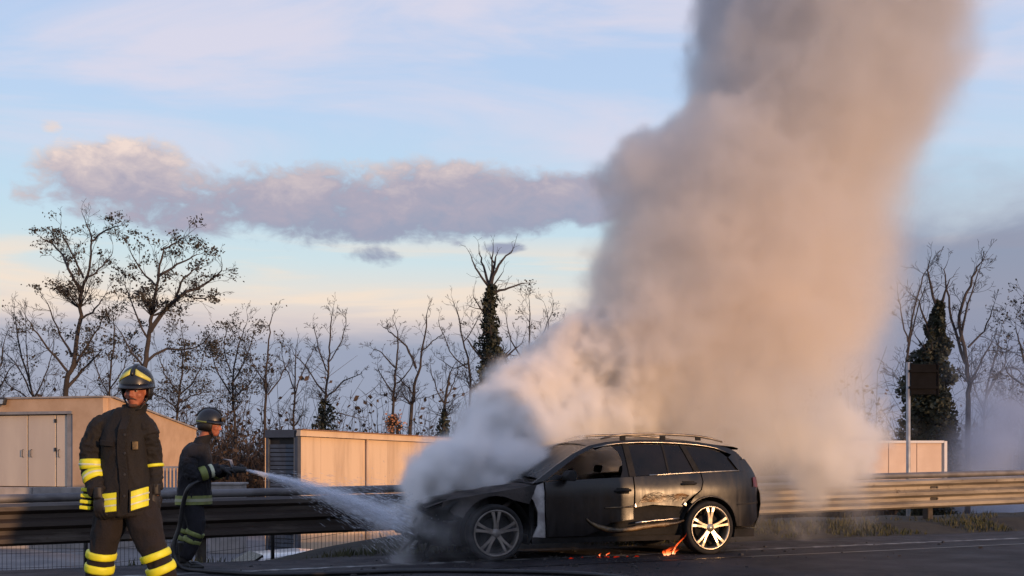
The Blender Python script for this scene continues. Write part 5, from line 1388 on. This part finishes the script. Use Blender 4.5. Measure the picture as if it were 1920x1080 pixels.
for i in range(4):
    z = 0.865 + i * 0.042; mb = MB(); mb.box((-0.247 + (z - 0.93) * 0.1, 0.0, z), (0.082, 0.205, 0.026), Matrix.Rotation(R(6), 3, 'Y')); mb.build('yellow_band', m_yeld2 if False else m_yel, sp_, bevel=0.006)
cuff('sleeve_band', armL, 0.46, 0.60, 0.015, coat, m_yel); cuff('sleeve_band', armL, 0.665, 0.80, 0.015, coat, m_yel)
cuff('sleeve_band', armR, 0.585, 0.635, 0.014, coat, m_yel, False)
glove('glove', (-0.135, -0.155, 0.955), (0.10, -0.10, -1), (0.25, 0.9, 0.0), 0.55, p1, True, s=1.12)
glove('glove', (0.218, -0.01, 0.975), (0.02, -0.05, -1), (-0.8, 0.4, 0.0), 0.45, p1, True, s=1.12)
tm = MB(); limb(tm, legL); limb(tm, legR); trunk_rings(tm, [(0.01, 0, 0.80, 0.18, 0.125), (0.01, 0, 0.92, 0.18, 0.125), (0.01, 0, 1.0, 0.16, 0.115)])
trs = link('trousers', fuse(tm, 0.012, 3, 0.020, 7.0, 4.0), m_trou, p1)
for leg in (legL, legR):
    cuff('leg_band', leg, 0.482, 0.548, 0.022, trs, m_yel, False); cuff('leg_band', leg, 0.605, 0.68, 0.022, trs, m_yel, False)
boot(p1, (-0.208, 0.03, 0.09), (-0.25, -1, 0)); boot(p1, (0.352, -0.01, 0.09), (0.45, -1, 0))

# --- second firefighter, side on, working the hose
p2 = thing('person', 'firefighter in navy coat aiming a hose nozzle at the burning car', 'person', at(365, 850, 12.6), R(90))
p2.location.z = 0.0
def F(f, z, x=0.0): return Vector((x, -f, z))          # forward, height, sideways (negative = camera side)
HR2 = Matrix.Rotation(R(7), 3, 'X') @ Matrix.Rotation(R(0), 3, 'Z')
hc2 = F(0.175, 1.545)
aN = [(F(0.0, 1.235, -0.168), 0.085), (F(0.0, 1.13, -0.215), 0.080), (F(0.055, 1.005, -0.225), 0.070), (F(0.17, 1.05, -0.17), 0.062), (F(0.285, 1.085, -0.10), 0.056)]
aF = [(F(0.02, 1.235, 0.168), 0.085), (F(0.05, 1.12, 0.22), 0.080), (F(0.13, 1.02, 0.20), 0.070), (F(0.24, 1.05, 0.12), 0.062), (F(0.34, 1.07, 0.04), 0.056)]
lN = [(F(-0.02, 0.80, -0.09), 0.125), (F(0.02, 0.62, -0.10), 0.108), (F(0.045, 0.43, -0.105), 0.084), (F(-0.02, 0.27, -0.105), 0.078), (F(-0.075, 0.14, -0.10), 0.068)]
lF = [(F(-0.03, 0.80, 0.09), 0.125), (F(-0.06, 0.62, 0.11), 0.108), (F(-0.10, 0.43, 0.115), 0.084), (F(-0.14, 0.27, 0.115), 0.078), (F(-0.17, 0.14, 0.11), 0.068)]
body(p2, hc2, HR2, [hc2 + Vector((0, 0.03, -0.02)), F(0.11, 1.44), F(0.05, 1.32)],
     [(0, 0.01, 0.76, 0.15, 0.11), (0, 0.01, 0.95, 0.14, 0.11), (0, -0.01, 1.15, 0.155, 0.115), (0, -0.02, 1.29, 0.15, 0.095), (0, -0.05, 1.35, 0.07, 0.06)], [aN, aF, lN, lF], m_skin)
face_parts(p2, hc2, HR2, False)
helmet(p2, hc2 + Vector((0.0, 0.012, 0.062)), HR2, False)
cm = MB()
trunk_rings(cm, [(0, 0.01, 0.69, 0.205, 0.175), (0, 0.01, 0.80, 0.20, 0.170), (0, 0.005, 0.95, 0.19, 0.162), (0, -0.01, 1.10, 0.195, 0.170), (0, -0.015, 1.22, 0.19, 0.160), (0, -0.02, 1.30, 0.17, 0.130), (0, -0.05, 1.36, 0.11, 0.095)])
for sx in (-1, 1): shoulder(cm, Vector((sx * 0.03, -0.045, 1.325)), Vector((sx * 0.168, -0.01, 1.245)), 0.088)
coat2 = link('coat', fuse(cm, 0.011, 4, 0.017, 7.0, 9.0), m_coat2, p2)
for q, arm in enumerate((aN, aF)): sleeve(arm, m_coat2, coat2, 5.0 + q)
mb = MB(); rings = []
for z, rr, f in ((1.335, 0.105, 0.05), (1.375, 0.098, 0.075), (1.42, 0.095, 0.10), (1.435, 0.098, 0.105)):
    rings.append([(rr * math.cos(2 * math.pi * j / 24), -f + rr * math.sin(2 * math.pi * j / 24), z - (0.02 * math.sin(2 * math.pi * j / 24))) for j in range(24)])
mb.rings(rings, caps=False); mb.rings([[(p[0] * 0.9, p[1] * 0.9 - 0.008, p[2]) for p in r_] for r_ in rings], caps=False); mb.build('collar', m_coat2, coat2, smooth=True)
mb = MB()                                            # hem band
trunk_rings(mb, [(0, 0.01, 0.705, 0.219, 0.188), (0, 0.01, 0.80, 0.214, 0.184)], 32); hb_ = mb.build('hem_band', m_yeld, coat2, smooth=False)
auto_smooth(hb_, 40)
mb = MB(); trunk_rings(mb, [(0, 0.01, 0.737, 0.222, 0.190), (0, 0.01, 0.768, 0.220, 0.188)], 32); auto_smooth(mb.build('silver_stripe', pmat('dull silver tape', lin(150, 152, 128), rough=0.4), hb_), 40)
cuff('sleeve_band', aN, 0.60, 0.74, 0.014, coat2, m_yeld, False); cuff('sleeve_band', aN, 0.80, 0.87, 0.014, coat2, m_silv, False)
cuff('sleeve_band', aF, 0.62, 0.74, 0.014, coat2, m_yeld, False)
glove('glove', F(0.315, 1.085, -0.085), F(1.0, -0.10, 0.35), (0.3, 0, -1), 0.75, p2, False, s=1.1)
glove('glove', F(0.37, 1.06, 0.035), F(1.0, -0.02, -0.25), (-0.3, 0, 1), 0.75, p2, False, s=1.1)
tm = MB(); limb(tm, lN); limb(tm, lF); trunk_rings(tm, [(0, 0.01, 0.70, 0.18, 0.13), (0, 0.01, 0.82, 0.18, 0.13), (0, 0.01, 0.9, 0.16, 0.115)])
trs2 = link('trousers', fuse(tm, 0.012, 3, 0.020, 7.0, 14.0), m_coat2, p2)
for leg in (lN, lF):
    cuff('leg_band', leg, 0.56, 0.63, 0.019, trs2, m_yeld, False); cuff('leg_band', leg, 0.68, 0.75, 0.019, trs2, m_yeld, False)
boot(p2, F(-0.085, 0.09, -0.10), F(1, 0, -0.1)); boot(p2, F(-0.18, 0.09, 0.11), F(1, 0, 0.1))

# ------------------------------------------------------------------ hose and nozzle
m_hose = pmat('black hose', lin(22, 22, 24), lin(36, 35, 36), scale=8, rough=0.45)
def p2w(f, z, x=0.0): return Vector((p2.location.x + f, p2.location.y + x, z))
tip = at(461, 881, 12.55)
nz = thing('hose_nozzle', 'dark grey hose nozzle gripped in the gloves of the navy coated firefighter', 'nozzle', tip)
nb = p2w(0.30, 1.075, -0.03) - tip
nd = -nb.normalized()
mb = MB(); mb.tube([nb, nb * 0.62], [0.030, 0.030], 12); mb.tube([nb * 0.62, nb * 0.5, nb * 0.32, nb * 0.15, Vector((0, 0, 0))], [0.034, 0.042, 0.036, 0.030, 0.036], 14); mb.build('barrel', m_dark, nz, smooth=True)
mb = MB(); q = nb * 0.55; mb.tube([q + Vector((0, -0.03, 0.02)), q + Vector((-0.02, -0.03, 0.10)), q + Vector((-0.10, 0, 0.11)), q + Vector((-0.02, 0.03, 0.10)), q + Vector((0, 0.03, 0.02))], 0.010, 6); mb.build('bail_handle', m_gate, nz, smooth=True)
mb = MB(); mb.tube([nb * 0.7, nb * 0.72 + Vector((-0.02, 0, -0.11))], [0.02, 0.016], 8); mb.build('pistol_grip', m_dark, nz, smooth=True)
hp = [p2w(0.30, 1.075, -0.03), p2w(0.17, 1.0, -0.16), p2w(0.03, 0.90, -0.30), p2w(-0.05, 0.72, -0.26), p2w(-0.10, 0.48, -0.22), p2w(-0.16, 0.27, -0.24), p2w(-0.12, 0.10, -0.25), p2w(0.02, 0.027, -0.27)]
for px, py in ((430, 1074), (500, 1077), (580, 1076), (660, 1074), (740, 1071), (830, 1070), (920, 1071), (1010, 1073), (1090, 1076), (1150, 1081), (1230, 1090), (1330, 1105)):
    Y = (CAMZ - 0.025) * FPX / (py - HZ); hp.append(at(px, py, Y))
P = []
for i in range(len(hp) - 1):
    for j in range(6):
        t = j / 6; a = hp[max(0, i - 1)]; b = hp[i]; c = hp[i + 1]; d = hp[min(len(hp) - 1, i + 2)]
        P.append(0.5 * ((2 * b) + (c - a) * t + (2 * a - 5 * b + 4 * c - d) * t * t + (3 * b - a - 3 * c + d) * t ** 3))
P.append(hp[-1])
for v in P: v.z = max(v.z, 0.026)
mb = MB(); mb.tube(P, 0.024, 10)
ho = mb.build('fire_hose', m_hose, smooth=True); tag(ho, 'black fire hose looping behind the navy firefighter and along the asphalt', 'hose')

# ------------------------------------------------------------------ made-up truck outside the picture on the right, added to cast shade
m_vred = pmat('fire red paint', lin(150, 24, 22), rough=0.35, coat=0.3)
van = thing('shade_truck', 'unseen red truck added right of the picture to shade the barrier, steam and hose operator', 'truck', (6.67 - 0.19, 4.97 - 0.2, 0), math.atan2(0.73, 0.68) + math.pi)
mb = MB(); rings = []            # cab, towards +x
for x, zt_, w_ in ((0.55, 2.48, 0.98), (1.45, 2.50, 0.98), (1.65, 2.40, 0.97), (1.95, 1.45, 0.96), (2.05, 1.2, 0.94), (2.08, 0.7, 0.90)):
    rings.append([(x, -w_, 0.45), (x, -w_ * 1.02, min(zt_ * 0.6, 1.2)), (x, -w_ * (0.92 if zt_ > 2 else 0.97), zt_ - 0.06), (x, -w_ * 0.8, zt_), (x, w_ * 0.8, zt_), (x, w_ * (0.92 if zt_ > 2 else 0.97), zt_ - 0.06), (x, w_ * 1.02, min(zt_ * 0.6, 1.2)), (x, w_, 0.45)])
mb.rings(rings); auto_smooth(mb.build('cab', m_vred, van), 40)
mb = MB(); mb.box((-1.40, 0, 2.02), (3.8, 2.2, 2.6)); bxb = mb.build('equipment_box', m_vred, van, bevel=0.05)  # height and length set by the shadow wanted on steam and door
for i in range(3):
    for sy in (-1, 1):
        mb = MB(); mb.box((-2.65 + i * 1.22, sy * 1.11, 2.0), (1.12, 0.04, 1.9)); mb.build('shutter', m_gate, bxb, bevel=0.01)
mb = MB(); mb.box((-0.6, 0, 0.62), (4.8, 1.0, 0.22)); mb.build('chassis', m_dark, van)
mb = MB(); mb.add([(1.68, -0.82, 2.30), (1.68, 0.82, 2.30), (1.97, 0.86, 1.5), (1.97, -0.86, 1.5)], [(0, 1, 2, 3)]); o = mb.build('windscreen', m_glassd, van); so = o.modifiers.new('t', 'SOLIDIFY'); so.thickness = 0.05; so.offset = 0
for sy in (-1, 1):
    mb = MB(); mb.box((1.15, sy * 0.965, 1.85), (0.7, 0.05, 0.6)); mb.build('side_window', m_glassd, van)
    for x in (-2.2, 1.3):
        mb = MB(); mb.lathe([(0.0, -0.14), (0.32, -0.14), (0.42, -0.08), (0.42, 0.08), (0.32, 0.14), (0, 0.14)], 24, (x, sy * 0.86, 0.42)); mb.build('wheel', m_tyre, van, smooth=True)
mb = MB(); mb.box((1.1, 0, 2.56), (0.25, 1.1, 0.1)); mb.build('light_bar', pmat('blue lens', lin(30, 50, 150), rough=0.2), van, bevel=0.02)

# ------------------------------------------------------------------ parked cars in the yard below
def small_car(loc, rz, m, label, glassm):
    c = thing('parked_car', label, 'car', loc, rz, 'cars parked in the yard below')
    prof = [(-2.05, 0.55), (-2.0, 0.75), (-1.2, 0.92), (-0.55, 1.38), (0.2, 1.46), (1.0, 1.42), (1.7, 1.02), (2.05, 0.95), (2.1, 0.5)]
    def sect(pts, w0, w1, lo):
        rings = []
        for x, z in pts:
            wd = w0 if z < 1.0 else w0 + (w1 - w0) * (z - 1.0) / 0.46
            rings.append([(x, -w0, lo), (x, -w0 * 1.02, min(z, 0.8)), (x, -wd, z - 0.04), (x, -wd * 0.85, z), (x, wd * 0.85, z), (x, wd, z - 0.04), (x, w0 * 1.02, min(z, 0.8)), (x, w0, lo)])
        return rings
    mb = MB(); mb.rings(sect(prof, 0.85, 0.60, 0.28)); auto_smooth(mb.build('body', m, c), 40)
    for sy in (-1, 1):
        mb = MB(); mb.add([(-0.95, sy * 0.835, 0.98), (0.35, sy * 0.835, 1.0), (0.35, sy * 0.66, 1.37), (-0.45, sy * 0.66, 1.34)], [(0, 1, 2, 3)]); mb.add([(0.42, sy * 0.835, 1.0), (1.45, sy * 0.835, 1.02), (1.02, sy * 0.66, 1.36), (0.42, sy * 0.66, 1.37)], [(0, 1, 2, 3)])
        o = mb.build('side_window', glassm, c); so = o.modifiers.new('t', 'SOLIDIFY'); so.thickness = 0.03; so.offset = 0
    mb = MB(); mb.add([(-1.17, -0.66, 0.965), (-1.17, 0.66, 0.965), (-0.58, 0.52, 1.385), (-0.58, -0.52, 1.385)], [(0, 1, 2, 3)]); o = mb.build('windscreen', glassm, c); so = o.modifiers.new('t', 'SOLIDIFY'); so.thickness = 0.05; so.offset = 0
    mb = MB(); mb.add([(1.03, -0.52, 1.42), (1.03, 0.52, 1.42), (1.68, 0.66, 1.05), (1.68, -0.66, 1.05)], [(0, 1, 2, 3)]); o = mb.build('rear_window', glassm, c); so = o.modifiers.new('t', 'SOLIDIFY'); so.thickness = 0.05; so.offset = 0
    for x in (-1.3, 1.3):
        for sy in (-0.78, 0.78):
            mb = MB(); mb.lathe([(0.0, -0.1), (0.25, -0.1), (0.31, -0.06), (0.31, 0.06), (0.25, 0.1), (0, 0.1)], 20, (x, sy, 0.31)); mb.build('wheel', m_tyre, c, smooth=True)
    return c
pc = at(585, 850, 21.8); pc.z = YARD
small_car(pc, R(205), pmat('white car paint', lin(214, 208, 202), rough=0.3, coat=0.4), 'white parked car whose roof shows through the fence under the barrier', m_glassd)
pc = at(20, 850, 19.5); pc.z = YARD - 0.25
small_car(pc, R(25), pmat('silver car paint', lin(170, 172, 178), rough=0.3, metal=0.4), 'silver parked car with its roof just visible under the far left of the barrier', m_glassd)
# ------------------------------------------------------------------ smoke
def vol_material(name, stops, zscale, aniso, dens_mul=1.0):
    m = bpy.data.materials.new(name); m.use_nodes = True
    t = m.node_tree; t.nodes.clear(); k = NT(t)
    pos = k.n('ShaderNodeNewGeometry').outputs['Position']
    z = k.sep(pos)[2]
    nz = k.noise(pos, 0.5, 3, 0.5)
    f = k.m('DIVIDE', k.m('ADD', z, k.m('MULTIPLY', k.m('SUBTRACT', nz, 0.5), 3.0)), zscale, clamp=True)
    c = k.ramp(f, stops)
    at_ = k.n('ShaderNodeAttribute'); at_.attribute_name = 'density'
    pv = k.n('ShaderNodeVolumePrincipled')
    k.put(pv.inputs['Color'], c); k.put(pv.inputs['Density'], k.m('MULTIPLY', at_.outputs['Fac'], dens_mul))
    pv.inputs['Anisotropy'].default_value = aniso
    o = k.n('ShaderNodeOutputMaterial'); t.links.new(pv.outputs[0], o.inputs['Volume'])
    return m

def curve(k, x, pts, lo, hi, vmin, vmax):
    """piecewise smooth curve through pts, x in lo..hi"""
    nd = k.n('ShaderNodeFloatCurve')
    f = k.m('DIVIDE', k.m('SUBTRACT', x, lo), hi - lo, clamp=True)
    k.put(nd.inputs['Value'], f)
    c = nd.mapping.curves[0]
    P = sorted([((a - lo) / (hi - lo), (b - vmin) / (vmax - vmin)) for a, b in pts])
    c.points[0].location = P[0]; c.points[1].location = P[-1]
    for p in P[1:-1]: c.points.new(*p)
    nd.mapping.update()
    return k.m('ADD', k.m('MULTIPLY', nd.outputs[0], vmax - vmin), vmin)

def volume_object(name, label, cat, bounds, res, build, mat):
    ng = bpy.data.node_groups.new(name + '_field', 'GeometryNodeTree')
    ng.interface.new_socket('Geometry', in_out='OUTPUT', socket_type='NodeSocketGeometry')
    k = NT(ng)
    pos = k.n('GeometryNodeInputPosition').outputs[0]
    d = build(k, pos)
    vc = k.n('GeometryNodeVolumeCube')
    k.put(vc.inputs['Density'], d)
    vc.inputs['Min'].default_value = bounds[0]; vc.inputs['Max'].default_value = bounds[1]
    for ax, i in zip('XYZ', range(3)):
        vc.inputs['Resolution ' + ax].default_value = max(8, int((bounds[1][i] - bounds[0][i]) / res))
    sm = k.n('GeometryNodeSetMaterial'); sm.inputs['Material'].default_value = mat
    o = k.n('NodeGroupOutput')
    ng.links.new(vc.outputs[0], sm.inputs[0]); ng.links.new(sm.outputs[0], o.inputs[0])
    me = bpy.data.meshes.new(name); ob = bpy.data.objects.new(name, me); col.objects.link(ob)
    me.materials.append(mat)
    md = ob.modifiers.new('field', 'NODES'); md.node_group = ng
    ob['label'] = label; ob['category'] = cat; ob['kind'] = 'stuff'
    return ob

def zc(py, Y=17.0): return CAMZ - (py - HZ) / FPX * Y
def xc(px, Y=17.0): return (px - 960) / FPX * Y

def plume_field(k, pos):
    x, y, z = k.sep(pos)
    # billows: warp the sample point at three scales
    n1 = k.v('SUBTRACT', k.noise(pos, 0.55, 2, 0.5, 0, True), (0.5, 0.5, 0.5))
    n2 = k.v('SUBTRACT', k.noise(pos, 1.5, 3, 0.55, 0, True), (0.5, 0.5, 0.5))
    n3 = k.v('SUBTRACT', k.noise(pos, 4.2, 3, 0.6, 0, True), (0.5, 0.5, 0.5))
    n4 = k.v('SUBTRACT', k.noise(pos, 10.0, 2, 0.6, 0, True), (0.5, 0.5, 0.5))
    n3 = k.v('ADD', n3, k.v('SCALE', n4, scale=0.38))
    wp = k.v('ADD', pos, k.v('ADD', k.v('SCALE', n1, scale=0.42), k.v('ADD', k.v('SCALE', n2, scale=0.7), k.v('SCALE', n3, scale=0.42))))
    x, y, z = k.sep(wp)
    Z = lambda l: [(zc(py), xc(px)) for py, px in l]
    L = [(1010, 1080), (930, 1060), (880, 1010), (800, 940), (750, 950), (700, 1000), (650, 1040), (600, 1068), (550, 1085), (450, 1100), (400, 1098), (330, 1095), (280, 1115), (250, 1150), (225, 1215),
         (205, 1262), (190, 1268), (150, 1264), (100, 1268), (0, 1285), (-250, 1280), (-420, 1320)]
    Rr = [(1010, 1530), (930, 1610), (860, 1660), (800, 1690), (700, 1700), (600, 1720), (500, 1735), (400, 1745), (300, 1775), (200, 1835), (100, 1865), (0, 1865), (-250, 1940), (-420, 1960)]
    lo, hi = zc(1010), zc(-420)
    xl = curve(k, z, Z(L), lo, hi, -3, 10); xr = curve(k, z, Z(Rr), lo, hi, -3, 10)
    cy = curve(k, z, [(lo, 17.0), (1.2, 17.1), (2.5, 17.0), (5, 17.0), (hi, 17.6)], lo, hi, 14, 20)
    hd = curve(k, z, [(lo, 0.75), (1.0, 0.9), (2.0, 1.4), (3.5, 1.9), (6, 2.0), (hi, 2.4)], lo, hi, 0, 3)
    cx = k.m('MULTIPLY', k.m('ADD', xl, xr), 0.5); hw = k.m('MULTIPLY', k.m('SUBTRACT', xr, xl), 0.5)
    ex = k.m('DIVIDE', k.m('SUBTRACT', x, cx), hw); ey = k.m('DIVIDE', k.m('SUBTRACT', y, cy), hd)
    rr = k.m('SQRT', k.m('ADD', k.m('MULTIPLY', ex, ex), k.m('MULTIPLY', ey, ey)))
    d1 = k.m('MULTIPLY', k.m('SUBTRACT', 1.0, rr), hd)          # about metres inside
    soft = k.smooth(ex, 0.1, 1.0)                              # right-hand flank is thinner
    d_l = k.smooth(d1, -0.03, 0.22); d_r = k.smooth(d1, -0.12, 0.8)
    d1 = k.m('ADD', k.m('MULTIPLY', d_l, k.m('SUBTRACT', 1.0, soft)), k.m('MULTIPLY', d_r, soft))
    lowfade = k.smooth(z, 0.05, 1.6, 0.22, 1.0)
    clump = k.smooth(k.noise(pos, 1.1, 4, 0.55), 0.3, 0.65, 0.6, 1.0)
    topf = k.smooth(z, hi - 0.2, hi - 2.5)
    d1 = k.m('MULTIPLY', k.m('MULTIPLY', d1, topf), k.m('MULTIPLY', clump, k.m('MULTIPLY', lowfade, 1.55)))
    # steam rolling off the bonnet
    blobs = [(750, 960, 13.6, 42), (778, 932, 13.8, 58), (812, 905, 14.0, 72), (855, 880, 14.2, 82), (905, 905, 14.1, 55), (905, 845, 14.7, 84), (868, 840, 15.0, 36), (900, 790, 15.2, 62), (960, 880, 14.7, 88), (955, 800, 15.4, 105), (930, 930, 14.3, 40),
             (1030, 845, 15.6, 95), (1005, 740, 16.0, 95), (1070, 790, 16.2, 120), (1090, 690, 16.6, 118), (1160, 690, 16.6, 130), (1145, 780, 16.5, 110), (1000, 905, 14.8, 60), (830, 865, 14.6, 40),
             (1540, 860, 17.6, 85), (1570, 800, 17.8, 70), (1600, 860, 17.8, 62), (1510, 900, 17.2, 50), (1640, 815, 18.2, 48), (1490, 820, 17.2, 80), (1650, 770, 18.3, 40)]
    acc = None
    for px, py, Y, r in blobs:
        c = at(px, py, Y); rad = r / FPX * Y
        q = k.m('SUBTRACT', rad, k.v('DISTANCE', wp2(k, pos, n1, n2, n3), tuple(c)))
        acc = q if acc is None else k.m('SMOOTH_MAX', acc, q, 0.12)
    d2 = k.m('MULTIPLY', k.m('MULTIPLY', k.m('POWER', k.smooth(acc, -0.08, 0.40), 1.2), k.smooth(k.noise(pos, 2.6, 4, 0.6), 0.28, 0.6, 0.75, 1.25)), k.m('MULTIPLY', k.smooth(x, 1.5, 3.5, 4.6, 2.2), k.m('MAXIMUM', k.smooth(z, 0.1, 1.2), k.smooth(x, 3.0, 1.5))))
    wis = [(880, 985, 12.9, 70, 0.7), (945, 1015, 13.0, 55, 0.6), (735, 1020, 13.2, 45, 1.6), (770, 985, 13.1, 60, 1.0), (800, 1010, 13.0, 70, 1.0), (900, 1035, 12.9, 55, 0.7), (1000, 1040, 13.1, 45, 0.5), (755, 1000, 13.3, 50, 1.3), (1480, 950, 16.6, 80, 0.8), (1560, 930, 17.3, 110, 0.8), (1620, 950, 17.6, 80, 0.5), (1640, 850, 18.0, 110, 0.7), (1560, 840, 17.6, 110, 0.9), (1420, 930, 15.6, 50, 0.35), (1500, 1000, 16.5, 60, 0.5), (1130, 1035, 13.5, 45, 0.35), (1400, 880, 15.2, 60, 0.3)]
    acc2 = None
    for px, py, Y, r_, a in wis:
        c = at(px, py, Y); c.z = max(c.z, 0.1); rad = r_ / FPX * Y
        q = k.m('MULTIPLY', k.smooth(k.m('DIVIDE', k.v('DISTANCE', wp2(k, pos, n1, n2, n3), tuple(c)), rad), 1.25, 0.0), a)
        acc2 = q if acc2 is None else k.m('ADD', acc2, q)
    d3 = k.m('MULTIPLY', acc2, k.smooth(k.noise(pos, 2.2, 4, 0.6), 0.32, 0.68))
    return k.m('ADD', k.m('MAXIMUM', d1, d2), d3)

_w = {}
def wp2(k, pos, n1, n2, n3):
    if 'w' not in _w:
        _w['w'] = k.v('ADD', pos, k.v('ADD', k.v('SCALE', n1, scale=0.45), k.v('ADD', k.v('SCALE', n2, scale=0.8), k.v('SCALE', n3, scale=0.55))))
    return _w['w']

m_smoke = vol_material('smoke', [(0.0, lin(252, 252, 253)), (0.18, lin(252, 251, 250)), (0.42, lin(252, 246, 240)), (0.7, lin(242, 239, 237)), (1.0, lin(230, 231, 234))], 8.0, 0.1)
smoke = volume_object('smoke_plume', 'huge plume of tan and grey smoke rising from the burning car bonnet', 'smoke',
                      ((-2.4, 12.2, 0.02), (8.8, 20.4, 11.0)), 0.058, plume_field, m_smoke)

# thin blue smoke drifting over the yard to the right
def drift_field(k, pos):
    x, y, z = k.sep(pos)
    n1 = k.noise(k.v('MULTIPLY', pos, (1, 1, 1.6)), 0.28, 4, 0.6)
    n2 = k.noise(pos, 0.9, 3, 0.6)
    env = k.m('MULTIPLY', k.m('MULTIPLY', k.smooth(k.m('DIVIDE', x, y), 0.33, 0.42), k.smooth(x, 34.0, 27.0)), k.m('MULTIPLY', k.smooth(z, 6.2, 0.8), k.m('MULTIPLY', k.smooth(y, 35.2, 37.5), k.smooth(y, 48.0, 43.0))))
    return k.m('MULTIPLY', env, k.m('MULTIPLY', k.smooth(n1, 0.36, 0.66), k.m('ADD', 0.5, k.m('MULTIPLY', n2, 1.2))))
m_drift = vol_material('drifting smoke', [(0.0, lin(214, 222, 236)), (1.0, lin(206, 216, 236))], 8.0, 0.2)
volume_object('drifting_smoke', 'thin bluish smoke drifting low over the yard at the far right', 'smoke', ((9.0, 35.0, -1.98), (35.0, 48.5, 6.5)), 0.25, drift_field, m_drift)

# ------------------------------------------------------------------ water jet
j0 = tip.copy(); j1 = at(742, 975, 13.25)
jd = j1 - j0; JL = jd.length; jn = jd / JL
def jet_centre(f):
    p = j0 + jd * f; p.z += 0.10 * f * (1 - f) * 1.6; return p
def jet_field(k, pos):
    r_ = k.v('SUBTRACT', pos, tuple(j0)); f = k.m('DIVIDE', k.v('DOT_PRODUCT', r_, tuple(jn)), JL)
    cz = k.m('MULTIPLY', k.m('MULTIPLY', f, k.m('SUBTRACT', 1.0, f)), 0.16)
    ax = k.v('ADD', k.v('SCALE', tuple(jd), scale=f), k.comb(0.0, 0.0, cz))
    d = k.v('LENGTH', k.v('SUBTRACT', r_, ax))
    rad = k.m('ADD', 0.016, k.m('MULTIPLY', k.m('POWER', k.m('MAXIMUM', f, 0.0), 1.25), 0.28))
    q = k.smooth(k.m('DIVIDE', d, rad), 1.05, 0.1)
    st_ = k.noise(k.v('MULTIPLY', k.v('SUBTRACT', r_, ax), (7.0, 7.0, 7.0)), 2.4, 3, 0.6)
    a = k.m('DIVIDE', 0.6, k.m('ADD', rad, 0.012))
    gate = k.m('MULTIPLY', k.smooth(f, -0.01, 0.01), k.smooth(f, 1.12, 0.9))
    return k.m('MULTIPLY', k.m('MULTIPLY', q, gate), k.m('MULTIPLY', a, k.smooth(st_, 0.25, 0.7, 0.35, 1.3)))
m_jet = vol_material('water spray', [(0.0, lin(248, 250, 255)), (1.0, lin(248, 250, 255))], 8.0, 0.1)
lo_ = Vector((j0.x - 0.05, min(j0.y, j1.y) - 0.35, j1.z - 0.36)); hi_ = Vector((j1.x + 0.28, j1.y + 0.35, j0.z + 0.12))
spray = volume_object('water_spray', 'white water jet fanning out from the nozzle to the car nose', 'water', (tuple(lo_), tuple(hi_)), 0.014, jet_field, m_jet)
r = random.Random(9); b = MB()
for i in range(5200):
    f = r.random() ** 0.8 * 1.04; rad = 0.014 + 0.31 * f ** 1.25
    a = r.uniform(0, 6.283); q = abs(r.gauss(0, 0.62)) * rad
    u = jn.cross(Vector((0, 0, 1))).normalized(); v_ = jn.cross(u)
    off = u * math.cos(a) * q + v_ * math.sin(a) * q
    p = jet_centre(f) + off; d = (jn * 1.0 + off * 0.9 + Vector((0, 0, -0.12 * f))).normalized()
    L = r.uniform(0.02, 0.09) * (0.5 + f); w_ = r.uniform(0.0008, 0.0022)
    e = p + d * L; s_ = d.cross(Vector((r.gauss(0, 1), r.gauss(0, 1), r.gauss(0, 1)))).normalized() * w_; t2 = d.cross(s_).normalized() * w_
    m_ = p.lerp(e, 0.5)
    b.add([p, m_ + s_, m_ - s_ * 0.5 + t2, m_ - s_ * 0.5 - t2, e], [(0, 1, 2), (0, 2, 3), (0, 3, 1), (4, 2, 1), (4, 3, 2), (4, 1, 3)])
# spray bouncing off the nose of the car
for i in range(900):
    p = j1 + Vector((r.gauss(0.02, 0.10), r.gauss(0, 0.14), r.gauss(-0.02, 0.14)))
    d = Vector((r.gauss(-0.5, 0.6), r.gauss(-0.2, 0.5), abs(r.gauss(0.35, 0.5)))).normalized(); p = p + d * abs(r.gauss(0, 0.22))
    if p.z < 0.02: continue
    L = r.uniform(0.008, 0.03); w_ = r.uniform(0.0015, 0.004); e = p + d * L; s_ = d.cross(Vector((r.gauss(0, 1), r.gauss(0, 1), r.gauss(0, 1)))).normalized() * w_; t2 = d.cross(s_).normalized() * w_; m_ = p.lerp(e, 0.5)
    b.add([p, m_ + s_, m_ - s_ * 0.5 + t2, m_ - s_ * 0.5 - t2, e], [(0, 1, 2), (0, 2, 3), (0, 3, 1), (4, 2, 1), (4, 3, 2), (4, 1, 3)])
m_drop = bpy.data.materials.new('water droplets'); m_drop.use_nodes = True
bs = m_drop.node_tree.nodes['Principled BSDF']; bs.inputs['Base Color'].default_value = lin(235, 240, 248); bs.inputs['Roughness'].default_value = 0.15; bs.inputs['Alpha'].default_value = 0.6
o = b.build('water_droplets', m_drop); tag(o, 'streaks of water in the jet between the nozzle and the car nose', 'water', kind='stuff')
